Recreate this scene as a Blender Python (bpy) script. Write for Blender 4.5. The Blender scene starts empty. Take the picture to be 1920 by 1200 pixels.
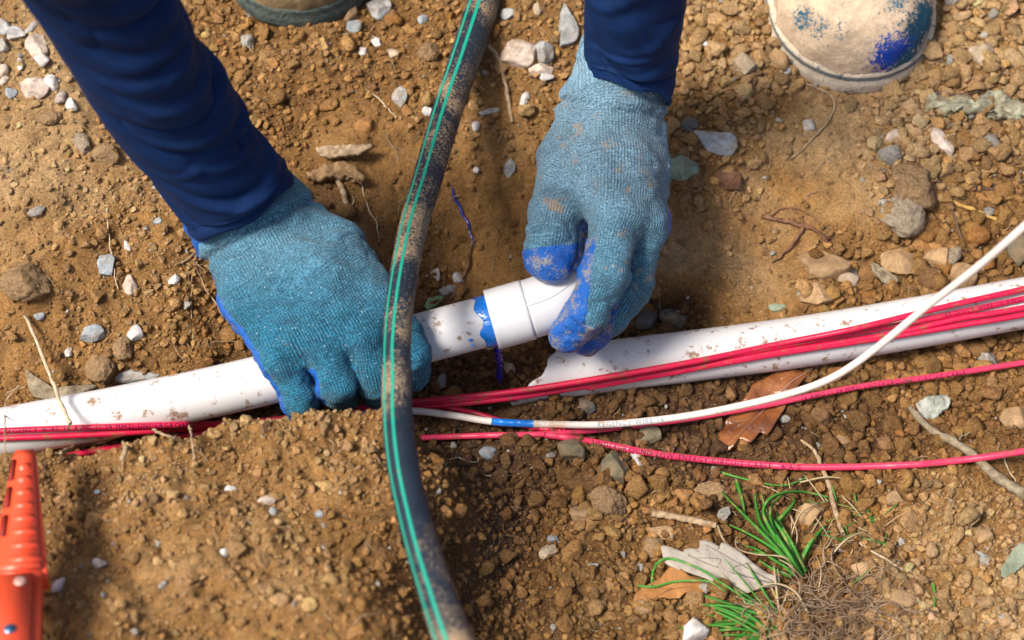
import bpy, bmesh, math, random
import numpy as np
from mathutils import Vector, Matrix
random.seed(7); RNG = np.random.default_rng(11)
S = bpy.context.scene
C = S.collection

# ------------------------------------------------------------------ camera, sky, sun, exposure
FL = 65.0; DIST = 1.30; TILT = math.radians(30)
K = 36.0 / FL / 1920.0
VD = np.array([0, math.sin(TILT), -math.cos(TILT)])
UP = np.array([0, math.cos(TILT), math.sin(TILT)])
RT = np.array([1.0, 0, 0])
CAMP = np.array([0, 0, 0.03]) - VD * DIST
cd = bpy.data.cameras.new('camera'); cam = bpy.data.objects.new('camera', cd); C.objects.link(cam)
cam.location = CAMP; cam.rotation_euler = (TILT, 0, 0)
cd.lens = FL; cd.sensor_width = 36; cd.clip_start = 0.02; cd.clip_end = 200
cd.dof.use_dof = True; cd.dof.focus_distance = 1.265; cd.dof.aperture_fstop = 5.2
S.camera = cam
W = bpy.data.worlds.new('World'); S.world = W; W.use_nodes = True
wn = W.node_tree
sky = wn.nodes.new('ShaderNodeTexSky'); sky.sky_type = 'NISHITA'; sky.sun_disc = False
SUN_EL, SUN_AZ = math.radians(58), math.radians(-108)     # azimuth from +Y, clockwise; sun up-left of the frame
sky.sun_elevation = SUN_EL; sky.sun_rotation = SUN_AZ; sky.air_density = 1.0; sky.dust_density = 4.0
bg = wn.nodes['Background']; bg.inputs[1].default_value = 0.075
wn.links.new(sky.outputs[0], bg.inputs[0])
sd = bpy.data.lights.new('sun', 'SUN'); sd.energy = 2.7; sd.angle = math.radians(17); sd.color = (1, .94, .84)
sun = bpy.data.objects.new('sun', sd); C.objects.link(sun)
sdir = Vector((math.sin(SUN_AZ) * math.cos(SUN_EL), math.cos(SUN_AZ) * math.cos(SUN_EL), math.sin(SUN_EL)))
sun.rotation_euler = sdir.to_track_quat('Z', 'Y').to_euler()
S.view_settings.view_transform = 'Standard'; S.view_settings.look = 'None'; S.view_settings.gamma = 1
S.view_settings.exposure = 1.0

# ------------------------------------------------------------------ helpers: pixels to points
def at(px, py, z):
    d = RT * ((px - 960) * K) + UP * ((600 - py) * K) + VD
    return CAMP + d * ((z - CAMP[2]) / d[2])
def depth(p): return float(np.dot(np.asarray(p) - CAMP, VD))
def pxm(p, n=1.0): return n * K * depth(p)           # n pixels at the point p, in metres
def project(P):
    P = np.asarray(P) - CAMP; d = P @ VD
    return 960 + (P @ RT) / d / K, 600 - (P @ UP) / d / K

# ------------------------------------------------------------------ noise
def _hash(*ij, seed=0):
    h = np.full(ij[0].shape, (seed * 374761393 + 1013904223) & 0xffffffff, dtype=np.uint64)
    for k, a in zip((374761393, 668265263, 2246822519), ij):
        h = (h ^ ((a.astype(np.int64) & 0xffffffff).astype(np.uint64) * k)) & 0xffffffff
        h = (h * 2654435761) & 0xffffffff; h ^= h >> 15
    h = (h * 2246822519) & 0xffffffff; h ^= h >> 13
    return h.astype(np.float64) / 4294967295.0
def noise(P, seed=0):
    """value noise, P (N,2|3), about -1..1"""
    P = np.asarray(P, float); n = P.shape[1]; I = np.floor(P).astype(np.int64); F = P - I; F = F * F * (3 - 2 * F)
    out = np.zeros(len(P))
    for c in range(1 << n):
        w = np.ones(len(P)); ij = []
        for a in range(n):
            b = (c >> a) & 1; ij.append(I[:, a] + b); w = w * (F[:, a] if b else 1 - F[:, a])
        out += w * _hash(*ij, seed=seed)
    return out * 2 - 1
def fbm(P, oct=4, seed=0, gain=.5):
    o = 0; a = 1; s = 0
    for k in range(oct):
        o = o + a * noise(np.asarray(P) * 2 ** k + 17.3 * k, seed + k); s += a; a *= gain
    return o / s
def worley(P, seed=0):
    I = np.floor(P).astype(np.int64); f1 = np.full(len(P), 9.); f2 = np.full(len(P), 9.)
    for dx in (-1, 0, 1):
        for dy in (-1, 0, 1):
            a, b = I[:, 0] + dx, I[:, 1] + dy
            d = np.hypot(a + _hash(a, b, seed=seed) - P[:, 0], b + _hash(a, b, seed=seed + 5) - P[:, 1])
            f2 = np.minimum(f2, np.maximum(f1, d)); f1 = np.minimum(f1, d)
    return f1, f2

# ------------------------------------------------------------------ helpers: objects
def link(o, parent=None):
    C.objects.link(o)
    if parent is not None: o.parent = parent
    return o
def tag(o, label=None, cat=None, group=None, kind=None):
    if label: o['label'] = label
    if cat: o['category'] = cat
    if group: o['group'] = group
    if kind: o['kind'] = kind
    return o
def empty(name, loc, label=None, cat=None, group=None, parent=None):
    o = bpy.data.objects.new(name, None); o.empty_display_size = .02; o.location = loc; link(o, parent); return tag(o, label, cat, group)
def mesh(name, V, F, mat, parent=None, smooth=True, origin=None, attrs=None, cols=None):
    """V (n,3) world coordinates; F list or (m,k) array. Parented parts have their parent's world location taken off."""
    V = np.asarray(V, float)
    org = np.array(origin if origin is not None else ((0, 0, 0) if parent is not None else V.mean(0)), float)
    if parent is not None:
        off = np.zeros(3); p = parent
        while p is not None: off += np.array(p.location); p = p.parent
        loc = org - off if origin is not None else np.zeros(3)
        org = org if origin is not None else off
    else: loc = org
    me = bpy.data.meshes.new(name)
    if isinstance(F, np.ndarray):
        k = F.shape[1]; me.vertices.add(len(V)); me.vertices.foreach_set('co', (V - org).astype(np.float32).ravel())
        me.loops.add(F.size); me.loops.foreach_set('vertex_index', F.astype(np.int32).ravel())
        me.polygons.add(len(F)); me.polygons.foreach_set('loop_start', np.arange(0, F.size, k, dtype=np.int32))
        me.update(calc_edges=True)
    else: me.from_pydata((V - org).tolist(), [], F)
    me.polygons.foreach_set('use_smooth', np.full(len(me.polygons), smooth))
    for n, a in (attrs or {}).items():
        at_ = me.attributes.new(n, 'FLOAT', 'POINT'); at_.data.foreach_set('value', np.asarray(a, np.float32))
    if cols is not None:
        ca = me.attributes.new('tone', 'FLOAT_COLOR', 'POINT')
        ca.data.foreach_set('color', np.concatenate([cols, np.ones((len(cols), 1))], 1).astype(np.float32).ravel())
    me.update()
    if mat: me.materials.append(mat)
    o = bpy.data.objects.new(name, me); o.location = loc
    return link(o, parent)

# ------------------------------------------------------------------ materials
class N:
    def __init__(s, name):
        s.m = bpy.data.materials.new(name); s.m.use_nodes = True; s.t = s.m.node_tree; s.b = s.t.nodes['Principled BSDF']
    def n(s, typ, **kw):
        x = s.t.nodes.new(typ)
        for k, v in kw.items():
            if k.startswith('i_'): s.put(x.inputs[k[2:].replace('_', ' ')], v)
            else: setattr(x, k, v)
        return x
    def put(s, inp, v):
        if hasattr(v, 'links'): s.t.links.new(v, inp)
        elif isinstance(v, bpy.types.Node): s.t.links.new(v.outputs[0], inp)
        else: inp.default_value = (*v, 1) if isinstance(v, tuple) and len(v) == 3 and inp.type == 'RGBA' else v
    def noise(s, scale, detail=4, rough=.55, vec=None, dist=0):
        x = s.n('ShaderNodeTexNoise'); x.inputs['Scale'].default_value = scale; x.inputs['Detail'].default_value = detail
        x.inputs['Roughness'].default_value = rough; x.inputs['Distortion'].default_value = dist
        s.put(x.inputs['Vector'], vec if vec is not None else s.obj()); return x.outputs[0]
    def obj(s):
        if not hasattr(s, '_o'): s._o = s.n('ShaderNodeNewGeometry').outputs['Position']
        return s._o
    def attr(s, name, out=2): return s.n('ShaderNodeAttribute', attribute_name=name).outputs[out]
    def math(s, op, a, b=0., c=None, clamp=False):
        x = s.n('ShaderNodeMath', operation=op, use_clamp=clamp); s.put(x.inputs[0], a); s.put(x.inputs[1], b)
        if c is not None: s.put(x.inputs[2], c)
        return x.outputs[0]
    def ramp(s, f, *stops):
        x = s.n('ShaderNodeValToRGB'); e = x.color_ramp.elements; s.put(x.inputs[0], f)
        while len(e) < len(stops): e.new(.5)
        for el, (p, c) in zip(e, stops):
            el.position = p; el.color = (*c, 1) if isinstance(c, tuple) else (c, c, c, 1)
        return x.outputs[0]
    def mix(s, f, a, b, mode='MIX'):
        x = s.n('ShaderNodeMix', data_type='RGBA', blend_type=mode); s.put(x.inputs[0], f); s.put(x.inputs[6], a); s.put(x.inputs[7], b); return x.outputs[2]
    def bump(s, h, dist, strength=1., prev=None):
        x = s.n('ShaderNodeBump'); s.put(x.inputs['Height'], h); x.inputs['Distance'].default_value = dist
        x.inputs['Strength'].default_value = strength
        if prev is not None: s.put(x.inputs['Normal'], prev)
        return x.outputs[0]
    def out(s, col, rough=.8, bump=None, spec=None, **kw):
        s.put(s.b.inputs['Base Color'], col); s.put(s.b.inputs['Roughness'], rough)
        if bump is not None: s.put(s.b.inputs['Normal'], bump)
        if spec is not None: s.put(s.b.inputs['Specular IOR Level'], spec)
        for k, v in kw.items(): s.put(s.b.inputs[k.replace('_', ' ')], v)
        return s.m

def m_soil():
    m = N('soil'); c = m.attr('tone', 0)
    f = m.math('MULTIPLY_ADD', m.noise(520, 5, .8), 2.1, -.05)
    g = m.math('MULTIPLY_ADD', m.noise(60, 4, .6), .8, .6)
    col = m.mix(1., c, m.mix(1., f, g, 'MULTIPLY'), 'MULTIPLY')
    pale = m.ramp(m.noise(640, 3, .65), (.60, 0.), (.65, 1.))
    col = m.mix(m.math('MULTIPLY', pale, .55), col, (.55, .42, .28))
    wet = m.attr('wet')
    b = m.bump(m.noise(560, 5, .85), .0036, 1.); b = m.bump(m.noise(200, 4, .75), .006, .8, b)
    return m.out(col, m.math('MULTIPLY_ADD', wet, -.35, .97), b, m.math('MULTIPLY_ADD', wet, .3, .12))
def m_stone():
    m = N('stone'); c = m.attr('tone', 0)
    n1 = m.ramp(m.noise(110, 5, .65, dist=.6), (.35, .62), (.65, 1.2))
    col = m.mix(1., c, n1, 'MULTIPLY')
    dirt = m.ramp(m.noise(75, 6, .8), (.48, 0.), (.60, 1.))
    col = m.mix(m.math('MULTIPLY', dirt, .45), col, (.36, .22, .11))
    b = m.bump(m.noise(300, 6, .75), .0028, .9)
    return m.out(col, .8, b, .3)
def m_plain(name, col, rough=.5, spec=.5, var=.15, sc=80, bump=0., bsc=300, dirt=0., dcol=(.3, .19, .1), dsc=60, dth=.6, **kw):
    m = N(name); n = m.math('MULTIPLY_ADD', m.noise(sc, 4, .6), 2 * var, 1 - var)
    c = m.mix(1., col, n, 'MULTIPLY')
    if dirt:
        d = m.ramp(m.noise(dsc, 6, .75), (dth, 0.), (dth + .05, 1.))
        c = m.mix(m.math('MULTIPLY', d, dirt), c, dcol)
    b = m.bump(m.noise(bsc, 4, .65), bump) if bump else None
    return m.out(c, rough, b, spec, **kw)
# ------------------------------------------------------------------ the ground: one height field from the trench floor to the banks
# px, py, height, clod size in mm, clod density, darkness from moisture and painted shade
GP = [(-250,-150,.10,4,.6,.2),(0,0,.09,3,.8,.12),(60,130,.088,3,.7,.08),(50,330,.075,2.5,.5,.12),(150,430,.065,3,.7,.18),(40,520,.065,3,.5,.35),
(250,450,.058,3,.9,.3),(300,560,.05,3.5,1,.3),(200,640,.045,3,.9,.3),(60,660,.045,3,.7,.35),(350,660,.035,4,1,.4),(30,750,.03,3,.7,.35),(200,740,.03,3,.8,.4),
(500,110,.072,4.5,1,.38),(600,60,.075,4,1,.38),(560,220,.06,4.5,1,.42),(650,250,.06,2.5,.35,.45),(700,130,.065,4,.9,.4),(640,400,.035,3,.3,.8),(720,330,.045,2,.2,.55),(450,200,.065,4,1,.4),
(800,60,.068,4,.9,.4),(780,180,.055,4,.8,.4),(980,50,.068,4,.9,.3),(960,170,.055,4,.9,.3),(880,260,.042,4,.6,.35),(920,340,.032,3,.4,.4),(900,440,.015,2,.12,.45),(980,430,.015,2,.12,.45),(830,500,.003,4,.9,.6),(900,530,0,3,.3,.5),
(0,812,.018,4,.8,.5),(250,775,.016,4,.8,.6),(480,745,.012,5,.9,.75),(400,830,.01,4,.8,.8),(-200,850,.018,4,.8,.5),(450,620,.025,4,.9,.5),(600,600,.01,4,.8,.7),(850,680,-.012,5.5,1,.7),(960,670,-.012,6,1,.65),(1100,770,-.012,5.5,1,.8),(930,770,-.014,4,1,.9),(1250,770,-.012,5.5,1,.8),(1400,770,-.01,4,.9,.8),(1600,770,-.006,7,1,.7),(1750,720,-.002,7,1,.5),(1880,720,0,7,1,.45),
(1035,655,.010,6,1,.7),(985,690,.004,6,1,.7),(975,705,.004,5,1,.75),(1250,590,-.008,7,1,.8),(1150,600,-.008,6,1,.75),(1050,450,.01,3,.4,.5),(1300,470,.022,3,.35,.22),(1400,510,.010,3,.35,.24),(1450,440,.02,4,.45,.28),(1320,370,.04,5,.8,.34),(1340,250,.052,7.5,1,.28),(1400,130,.058,8,1,.18),(1350,30,.062,8,1,.25),
(1540,250,.046,3,.3,.14),(1600,340,.036,3,.35,.2),(1520,390,.028,2.5,.2,.4),(1700,280,.05,11,1,.06),(1680,390,.038,6,.4,.25),(1850,260,.052,10,1,.22),(1850,80,.062,10,1,.15),(1880,380,.04,9,1,.45),(1600,500,.008,9,1,.5),(1720,480,.01,9,1,.5),(1860,470,.018,9,1,.5),(2150,300,.06,9,1,.3),(2150,700,.01,8,1,.4),
(880,860,0,5,.8,.9),(1000,870,.004,6.5,1,.75),(1100,900,.01,8,1,.6),(900,990,.01,4,1,.85),(870,1100,.015,4,1,.85),(960,1130,.022,4,1,.6),(1130,980,.02,5,1,.35),(1100,1100,.026,5.5,1,.35),(1300,880,-.004,5,1,.85),(1400,850,-.006,5,.8,.8),(1450,900,.006,5,1,.7),(1560,850,.002,7.5,1,.7),(1650,940,.016,6,1,.4),(1760,1000,.024,4,1,.12),(1700,1130,.032,5.5,1,.18),(1880,1100,.032,6,1,.15),(1880,960,.02,4,1,.25),(1900,880,.01,3.5,.6,.6),(1550,1040,.02,5,1,.6),(1250,960,.012,5,1,.5),(1300,1170,.03,6.5,1,.35),(1400,1300,.04,6,1,.3),(2100,1200,.04,6,1,.2),(1000,1350,.04,5,1,.4)]
MP = [(60,900,.095,3,1,.3),(200,880,.10,3,1,.3),(400,850,.098,3,1,.3),(640,820,.104,4,1,.28),(120,960,.118,3,1,.35),(300,960,.125,3,.7,.25),(520,920,.120,3.5,.7,.3),(600,880,.12,3.5,.7,.22),(740,900,.105,4,1,.4),(300,1100,.150,3.5,.7,.3),(600,1060,.155,3.5,.7,.08),(480,1010,.145,3.5,.7,.22),(750,1040,.125,4,1,.6),(700,980,.125,4,1,.5),(650,1180,.165,3.5,.7,.5),(100,1150,.155,3.5,.7,.35),(-200,1100,.15,4,1,.3),(400,1400,.19,4,1,.3)]  # higher last values on the right flank paint its shade
def gauss_field(pts, sig):
    XY = np.array([at(p[0], p[1], p[2])[:2] for p in pts]); VAL = np.array([p[2:] for p in pts], float)
    def f(P):
        out = np.empty((len(P), 4))
        for s in range(0, len(P), 60000):
            q = P[s:s + 60000]; d2 = ((q[:, None, :] - XY[None]) ** 2).sum(2)
            w = 1 / (d2 + sig * sig) ** 2.2; out[s:s + 60000] = (w @ VAL) / w.sum(1, keepdims=True)
        return out
    return f
fG, fM = gauss_field(GP, .022), gauss_field(MP, .04)
CREST = [(-700,930),(-200,890),(0,882),(100,872),(150,872),(280,854),(360,842),(430,818),(480,810),(540,812),(600,800),(680,796),(730,796),(800,850),(846,890),(842,930),(818,985),(812,1050),(830,1130),(870,1210),(900,1400),(700,2200),(-1500,2200),(-1500,930)]
MPOLY = np.array([at(x, y, .085)[:2] for x, y in CREST])
def poly_sd(P, Q):
    d = np.full(len(P), 1e9); ins = np.zeros(len(P), bool)
    for i in range(len(Q)):
        a, b = Q[i - 1], Q[i]; e = b - a; w = P - a
        t = np.clip((w @ e) / (e @ e), 0, 1); d = np.minimum(d, np.hypot(*(w - t[:, None] * e).T))
        c = (a[1] > P[:, 1]) != (b[1] > P[:, 1])
        with np.errstate(divide='ignore', invalid='ignore'):
            x = (b[0] - a[0]) * (P[:, 1] - a[1]) / (b[1] - a[1]) + a[0]
        ins ^= c & (P[:, 0] < x)
    return np.where(ins, d, -d)
def sstep(x, a, b):
    t = np.clip((x - a) / (b - a), 0, 1); return t * t * (3 - 2 * t)
def ground(P):
    """height, clod size, clod density, moisture with painted shade at world xy"""
    P = np.asarray(P, float); warp = np.stack([fbm(P * 28, 3, 3), fbm(P * 28, 3, 9)], 1) * .012
    g = fG(P + warp); mm = fM(P); s = poly_sd(P + warp * .6, MPOLY)
    rt = sstep(P[:, 0], -.09, -.03) * sstep(P[:, 1], -.06, -.10); k = (sstep(s, -.030, .006) * (1 - rt) + sstep(s, -.055, .045) * rt)[:, None]; v = g * (1 - k) + mm * k
    far = np.hypot(P[:, 0], P[:, 1]); h = v[:, 0] + sstep(far, .6, 3) * .05
    dens = v[:, 2]
    h = h + (.007 + .009 * k[:, 0]) * fbm(P * (22.), 4, 21) + .005 * k[:, 0] * fbm(P * 70 + 5, 3, 25) + .0022 * fbm(P * 90, 3, 31) * (0.5 + dens)
    f1, f2 = worley(P * 60 + warp * 300, 4)
    h = h + (.0055 * np.sqrt(np.clip(1 - f1 * f1, 0, 1)) - .003) * (.25 + .75 * dens) * (noise(P * 60, 77) * .4 + .8)
    h = h - .0022 * sstep(.13 - np.abs(fbm(P * 26, 3, 55)), .06, .13) * (1 - .5 * dens)
    v = v.copy(); v[:, 0] = h; return v
def axis_coords(lo, hi, step, far):
    a = list(np.arange(lo, hi, step)); s = step; x = a[-1]; r = []
    while x < far: s *= 1.12; x += s; r.append(x)
    s = step; x = lo; l = []
    while x > -far: s *= 1.12; x -= s; l.append(x)
    return np.array(l[::-1] + a + r)
GX = axis_coords(-.47, .47, .0014, 12); GY = axis_coords(-.31, .40, .0014, 12)
XX, YY = np.meshgrid(GX, GY); GPTS = np.stack([XX.ravel(), YY.ravel()], 1)
GV = ground(GPTS); HG = GV[:, 0].reshape(XX.shape)
def bil(A, P):
    P = np.atleast_2d(P); i = np.clip(np.searchsorted(GX, P[:, 0]) - 1, 0, len(GX) - 2); j = np.clip(np.searchsorted(GY, P[:, 1]) - 1, 0, len(GY) - 2)
    u = np.clip((P[:, 0] - GX[i]) / (GX[i + 1] - GX[i]), 0, 1); v = np.clip((P[:, 1] - GY[j]) / (GY[j + 1] - GY[j]), 0, 1)
    return (A[j, i] * (1 - u) + A[j, i + 1] * u) * (1 - v) + (A[j + 1, i] * (1 - u) + A[j + 1, i + 1] * u) * v
def gz(x, y): return float(bil(HG, [[x, y]])[0])
def ground_at(px, py, lift=0.):
    """first point of the ground seen along the ray of a pixel"""
    d = RT * ((px - 960) * K) + UP * ((600 - py) * K) + VD
    ts = np.linspace(.9, 1.7, 500); P = CAMP + ts[:, None] * d; dz = P[:, 2] - bil(HG, P[:, :2]) - lift
    i = np.argmax(dz < 0); i = max(i, 1); f = dz[i - 1] / (dz[i - 1] - dz[i] + 1e-12)
    return P[i - 1] + (P[i] - P[i - 1]) * f
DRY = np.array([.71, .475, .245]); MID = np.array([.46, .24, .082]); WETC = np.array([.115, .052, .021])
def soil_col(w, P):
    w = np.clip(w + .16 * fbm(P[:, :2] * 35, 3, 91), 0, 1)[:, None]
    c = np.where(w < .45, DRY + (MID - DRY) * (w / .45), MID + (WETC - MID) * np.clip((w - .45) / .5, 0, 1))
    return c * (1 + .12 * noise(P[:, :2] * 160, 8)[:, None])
M_SOIL = m_soil(); M_STONE = m_stone()
ny, nx = XX.shape; I = np.arange(nx * ny).reshape(ny, nx)
F = np.stack([I[:-1, :-1], I[:-1, 1:], I[1:, 1:], I[1:, :-1]], 2).reshape(-1, 4)
VG = np.column_stack([GPTS, GV[:, 0]])
gr = mesh('ground', VG, F, M_SOIL, origin=(0, 0, 0), cols=soil_col(np.clip(GV[:, 3] + .26 * GV[:, 2] ** 2, 0, 1), VG), attrs={'wet': sstep(GV[:, 3], .5, 1)})  # denser clods darken the base: shade of the gaps painted into its colour
tag(gr, kind='structure')

# ------------------------------------------------------------------ clods and stones
def ico(n):
    bm = bmesh.new(); bmesh.ops.create_icosphere(bm, subdivisions=n, radius=1)
    V = np.array([v.co[:] for v in bm.verts]); F = np.array([[v.index for v in f.verts] for f in bm.faces]); bm.free(); return V, F
ICO = {k: ico(k) for k in (1, 2, 3, 4)}
def rock(sub, seed, cuts=9, rough=.12, crumb=.0, deep=(.55, .95)):
    V, F = ICO[sub]; V = V.copy(); r = np.random.default_rng(seed)
    for _ in range(cuts):
        n = r.normal(size=3); n /= np.linalg.norm(n); d = r.uniform(*deep)
        V -= np.clip(V @ n - d, 0, None)[:, None] * n
    U = V / np.linalg.norm(V, axis=1, keepdims=True)
    V = V * (1 + rough * fbm(U * 1.8 + seed * 3.1, 3, seed)[:, None])
    if crumb: V = V * (1 + crumb * fbm(U * 6 + seed, 3, seed + 3)[:, None])
    return V, F
def rotz(a): c, s = math.cos(a), math.sin(a); return np.array([[c, -s, 0], [s, c, 0], [0, 0, 1.]])
def rand_rot(n):
    q = RNG.normal(size=(n, 4)); q /= np.linalg.norm(q, axis=1, keepdims=True); w, x, y, z = q.T
    return np.stack([1-2*(y*y+z*z), 2*(x*y-z*w), 2*(x*z+y*w), 2*(x*y+z*w), 1-2*(x*x+z*z), 2*(y*z-x*w), 2*(x*z-y*w), 2*(y*z+x*w), 1-2*(x*x+y*y)], 1).reshape(n, 3, 3)
def scatter(name, n, sub, size_mul, sig, box, min_d=0., mind_r=0., pale=.02, nv=24, frame_only=False, avoid=None, lo=.7, hi=99, label=None):
    P = np.column_stack([RNG.uniform(box[0], box[1], n), RNG.uniform(box[2], box[3], n)])
    z = bil(HG, P); w = bil(GV[:, 3].reshape(XX.shape), P); dn = bil(GV[:, 2].reshape(XX.shape), P); sz = bil(GV[:, 1].reshape(XX.shape), P)
    clump = fbm(P * 30, 3, 66) * .35
    keep = RNG.random(n) < np.clip(dn + clump * (dn < .9), 0.02, 1) ** 1.6
    P, z, w, sz = P[keep], z[keep], w[keep], sz[keep]; n = len(P)
    r = sz * .5e-3 * size_mul * np.exp(RNG.normal(size=n) * sig); r = np.clip(r, lo * 1e-3, hi * 1e-3)
    if mind_r:      # drop those that overlap a bigger one already kept
        o = np.argsort(-r); cell = {}; ok = np.zeros(n, bool); cs = r.max() * 2
        for i in o:
            a, b = int(P[i, 0] // cs), int(P[i, 1] // cs); hit = False
            for da in (-1, 0, 1):
                for db in (-1, 0, 1):
                    for j in cell.get((a + da, b + db), ()):
                        if (P[i, 0] - P[j, 0]) ** 2 + (P[i, 1] - P[j, 1]) ** 2 < (mind_r * (r[i] + r[j])) ** 2: hit = True; break
                    if hit: break
                if hit: break
            if not hit: cell.setdefault((a, b), []).append(i); ok[i] = True
        P, z, w, r = P[ok], z[ok], w[ok], r[ok]; n = len(P)
    base = [rock(sub, 100 + k, cuts=13 if k % 3 else 6, rough=.24 if sub > 1 else .14, crumb=(0, 0, .10, .17)[sub], deep=(.38, .80)) for k in range(nv)]
    nvx, F0 = len(base[0][0]), base[0][1]; B = np.stack([b[0] for b in base])
    R = rand_rot(n); sc = r[:, None] * RNG.uniform(.75, 1.25, (n, 3)); sc[:, 2] *= .85
    V = np.einsum('nij,nvj->nvi', R, B[RNG.integers(0, nv, n)] * sc[:, None, :]); V[:, :, 2] *= .8
    ctr = np.column_stack([P, z + r * .28]); V = (V + ctr[:, None, :]).reshape(-1, 3)
    F = (F0[None] + (np.arange(n) * nvx)[:, None, None]).reshape(-1, 3)
    col = soil_col(w, ctr) * np.exp(RNG.normal(size=(n, 1)) * .20) * (1 + RNG.normal(size=(n, 3)) * np.array([.02, .02, .05]))
    pl = RNG.random(n) < pale; col[pl] = np.array([.62, .57, .50]) * RNG.uniform(.7, 1.15, (pl.sum(), 1))
    red = RNG.random(n) < .04; col[red] *= np.array([1.05, .92, .75])
    col = np.clip(col, .01, .8)
    wet = np.repeat(sstep(w, .5, 1), nvx)
    o = mesh(name, V, F, M_SOIL, origin=(0, 0, 0), cols=np.repeat(col, nvx, 0), attrs={'wet': wet})
    tag(o, label, 'soil', kind='stuff'); return o
BOX = (-.46, .46, -.30, .39)
scatter('fine_crumbs', 66000, 1, .38, .35, BOX, lo=.55, hi=2.0, pale=.03, label='fine crumbs of soil scattered all over the dug ground')
scatter('soil_clods', 46000, 2, .80, .42, BOX, mind_r=.52, lo=1.2, hi=5.5, pale=.02, label='small brown clods of dug soil covering the ground')
scatter('coarse_clods', 11000, 3, 1.5, .38, BOX, mind_r=.8, lo=3, hi=8.5, pale=.012, label='larger tan and brown lumps of soil among the crumbs')
scatter('outlying_clods', 9000, 1, 1.8, .4, (-1.3, 1.3, -1.0, 1.4), lo=1.5, hi=12, label='soil lumps on the ground beyond the trench')
TONE = dict(white=(.76, .73, .70), pink=(.74, .60, .50), grey=(.48, .48, .47), blue=(.40, .45, .48), dark=(.13, .13, .12), tan=(.46, .29, .15), brown=(.27, .14, .06), orange=(.46, .22, .07), olive=(.20, .17, .11), red=(.22, .10, .055), pale=(.56, .44, .31), green=(.35, .45, .33))
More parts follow.
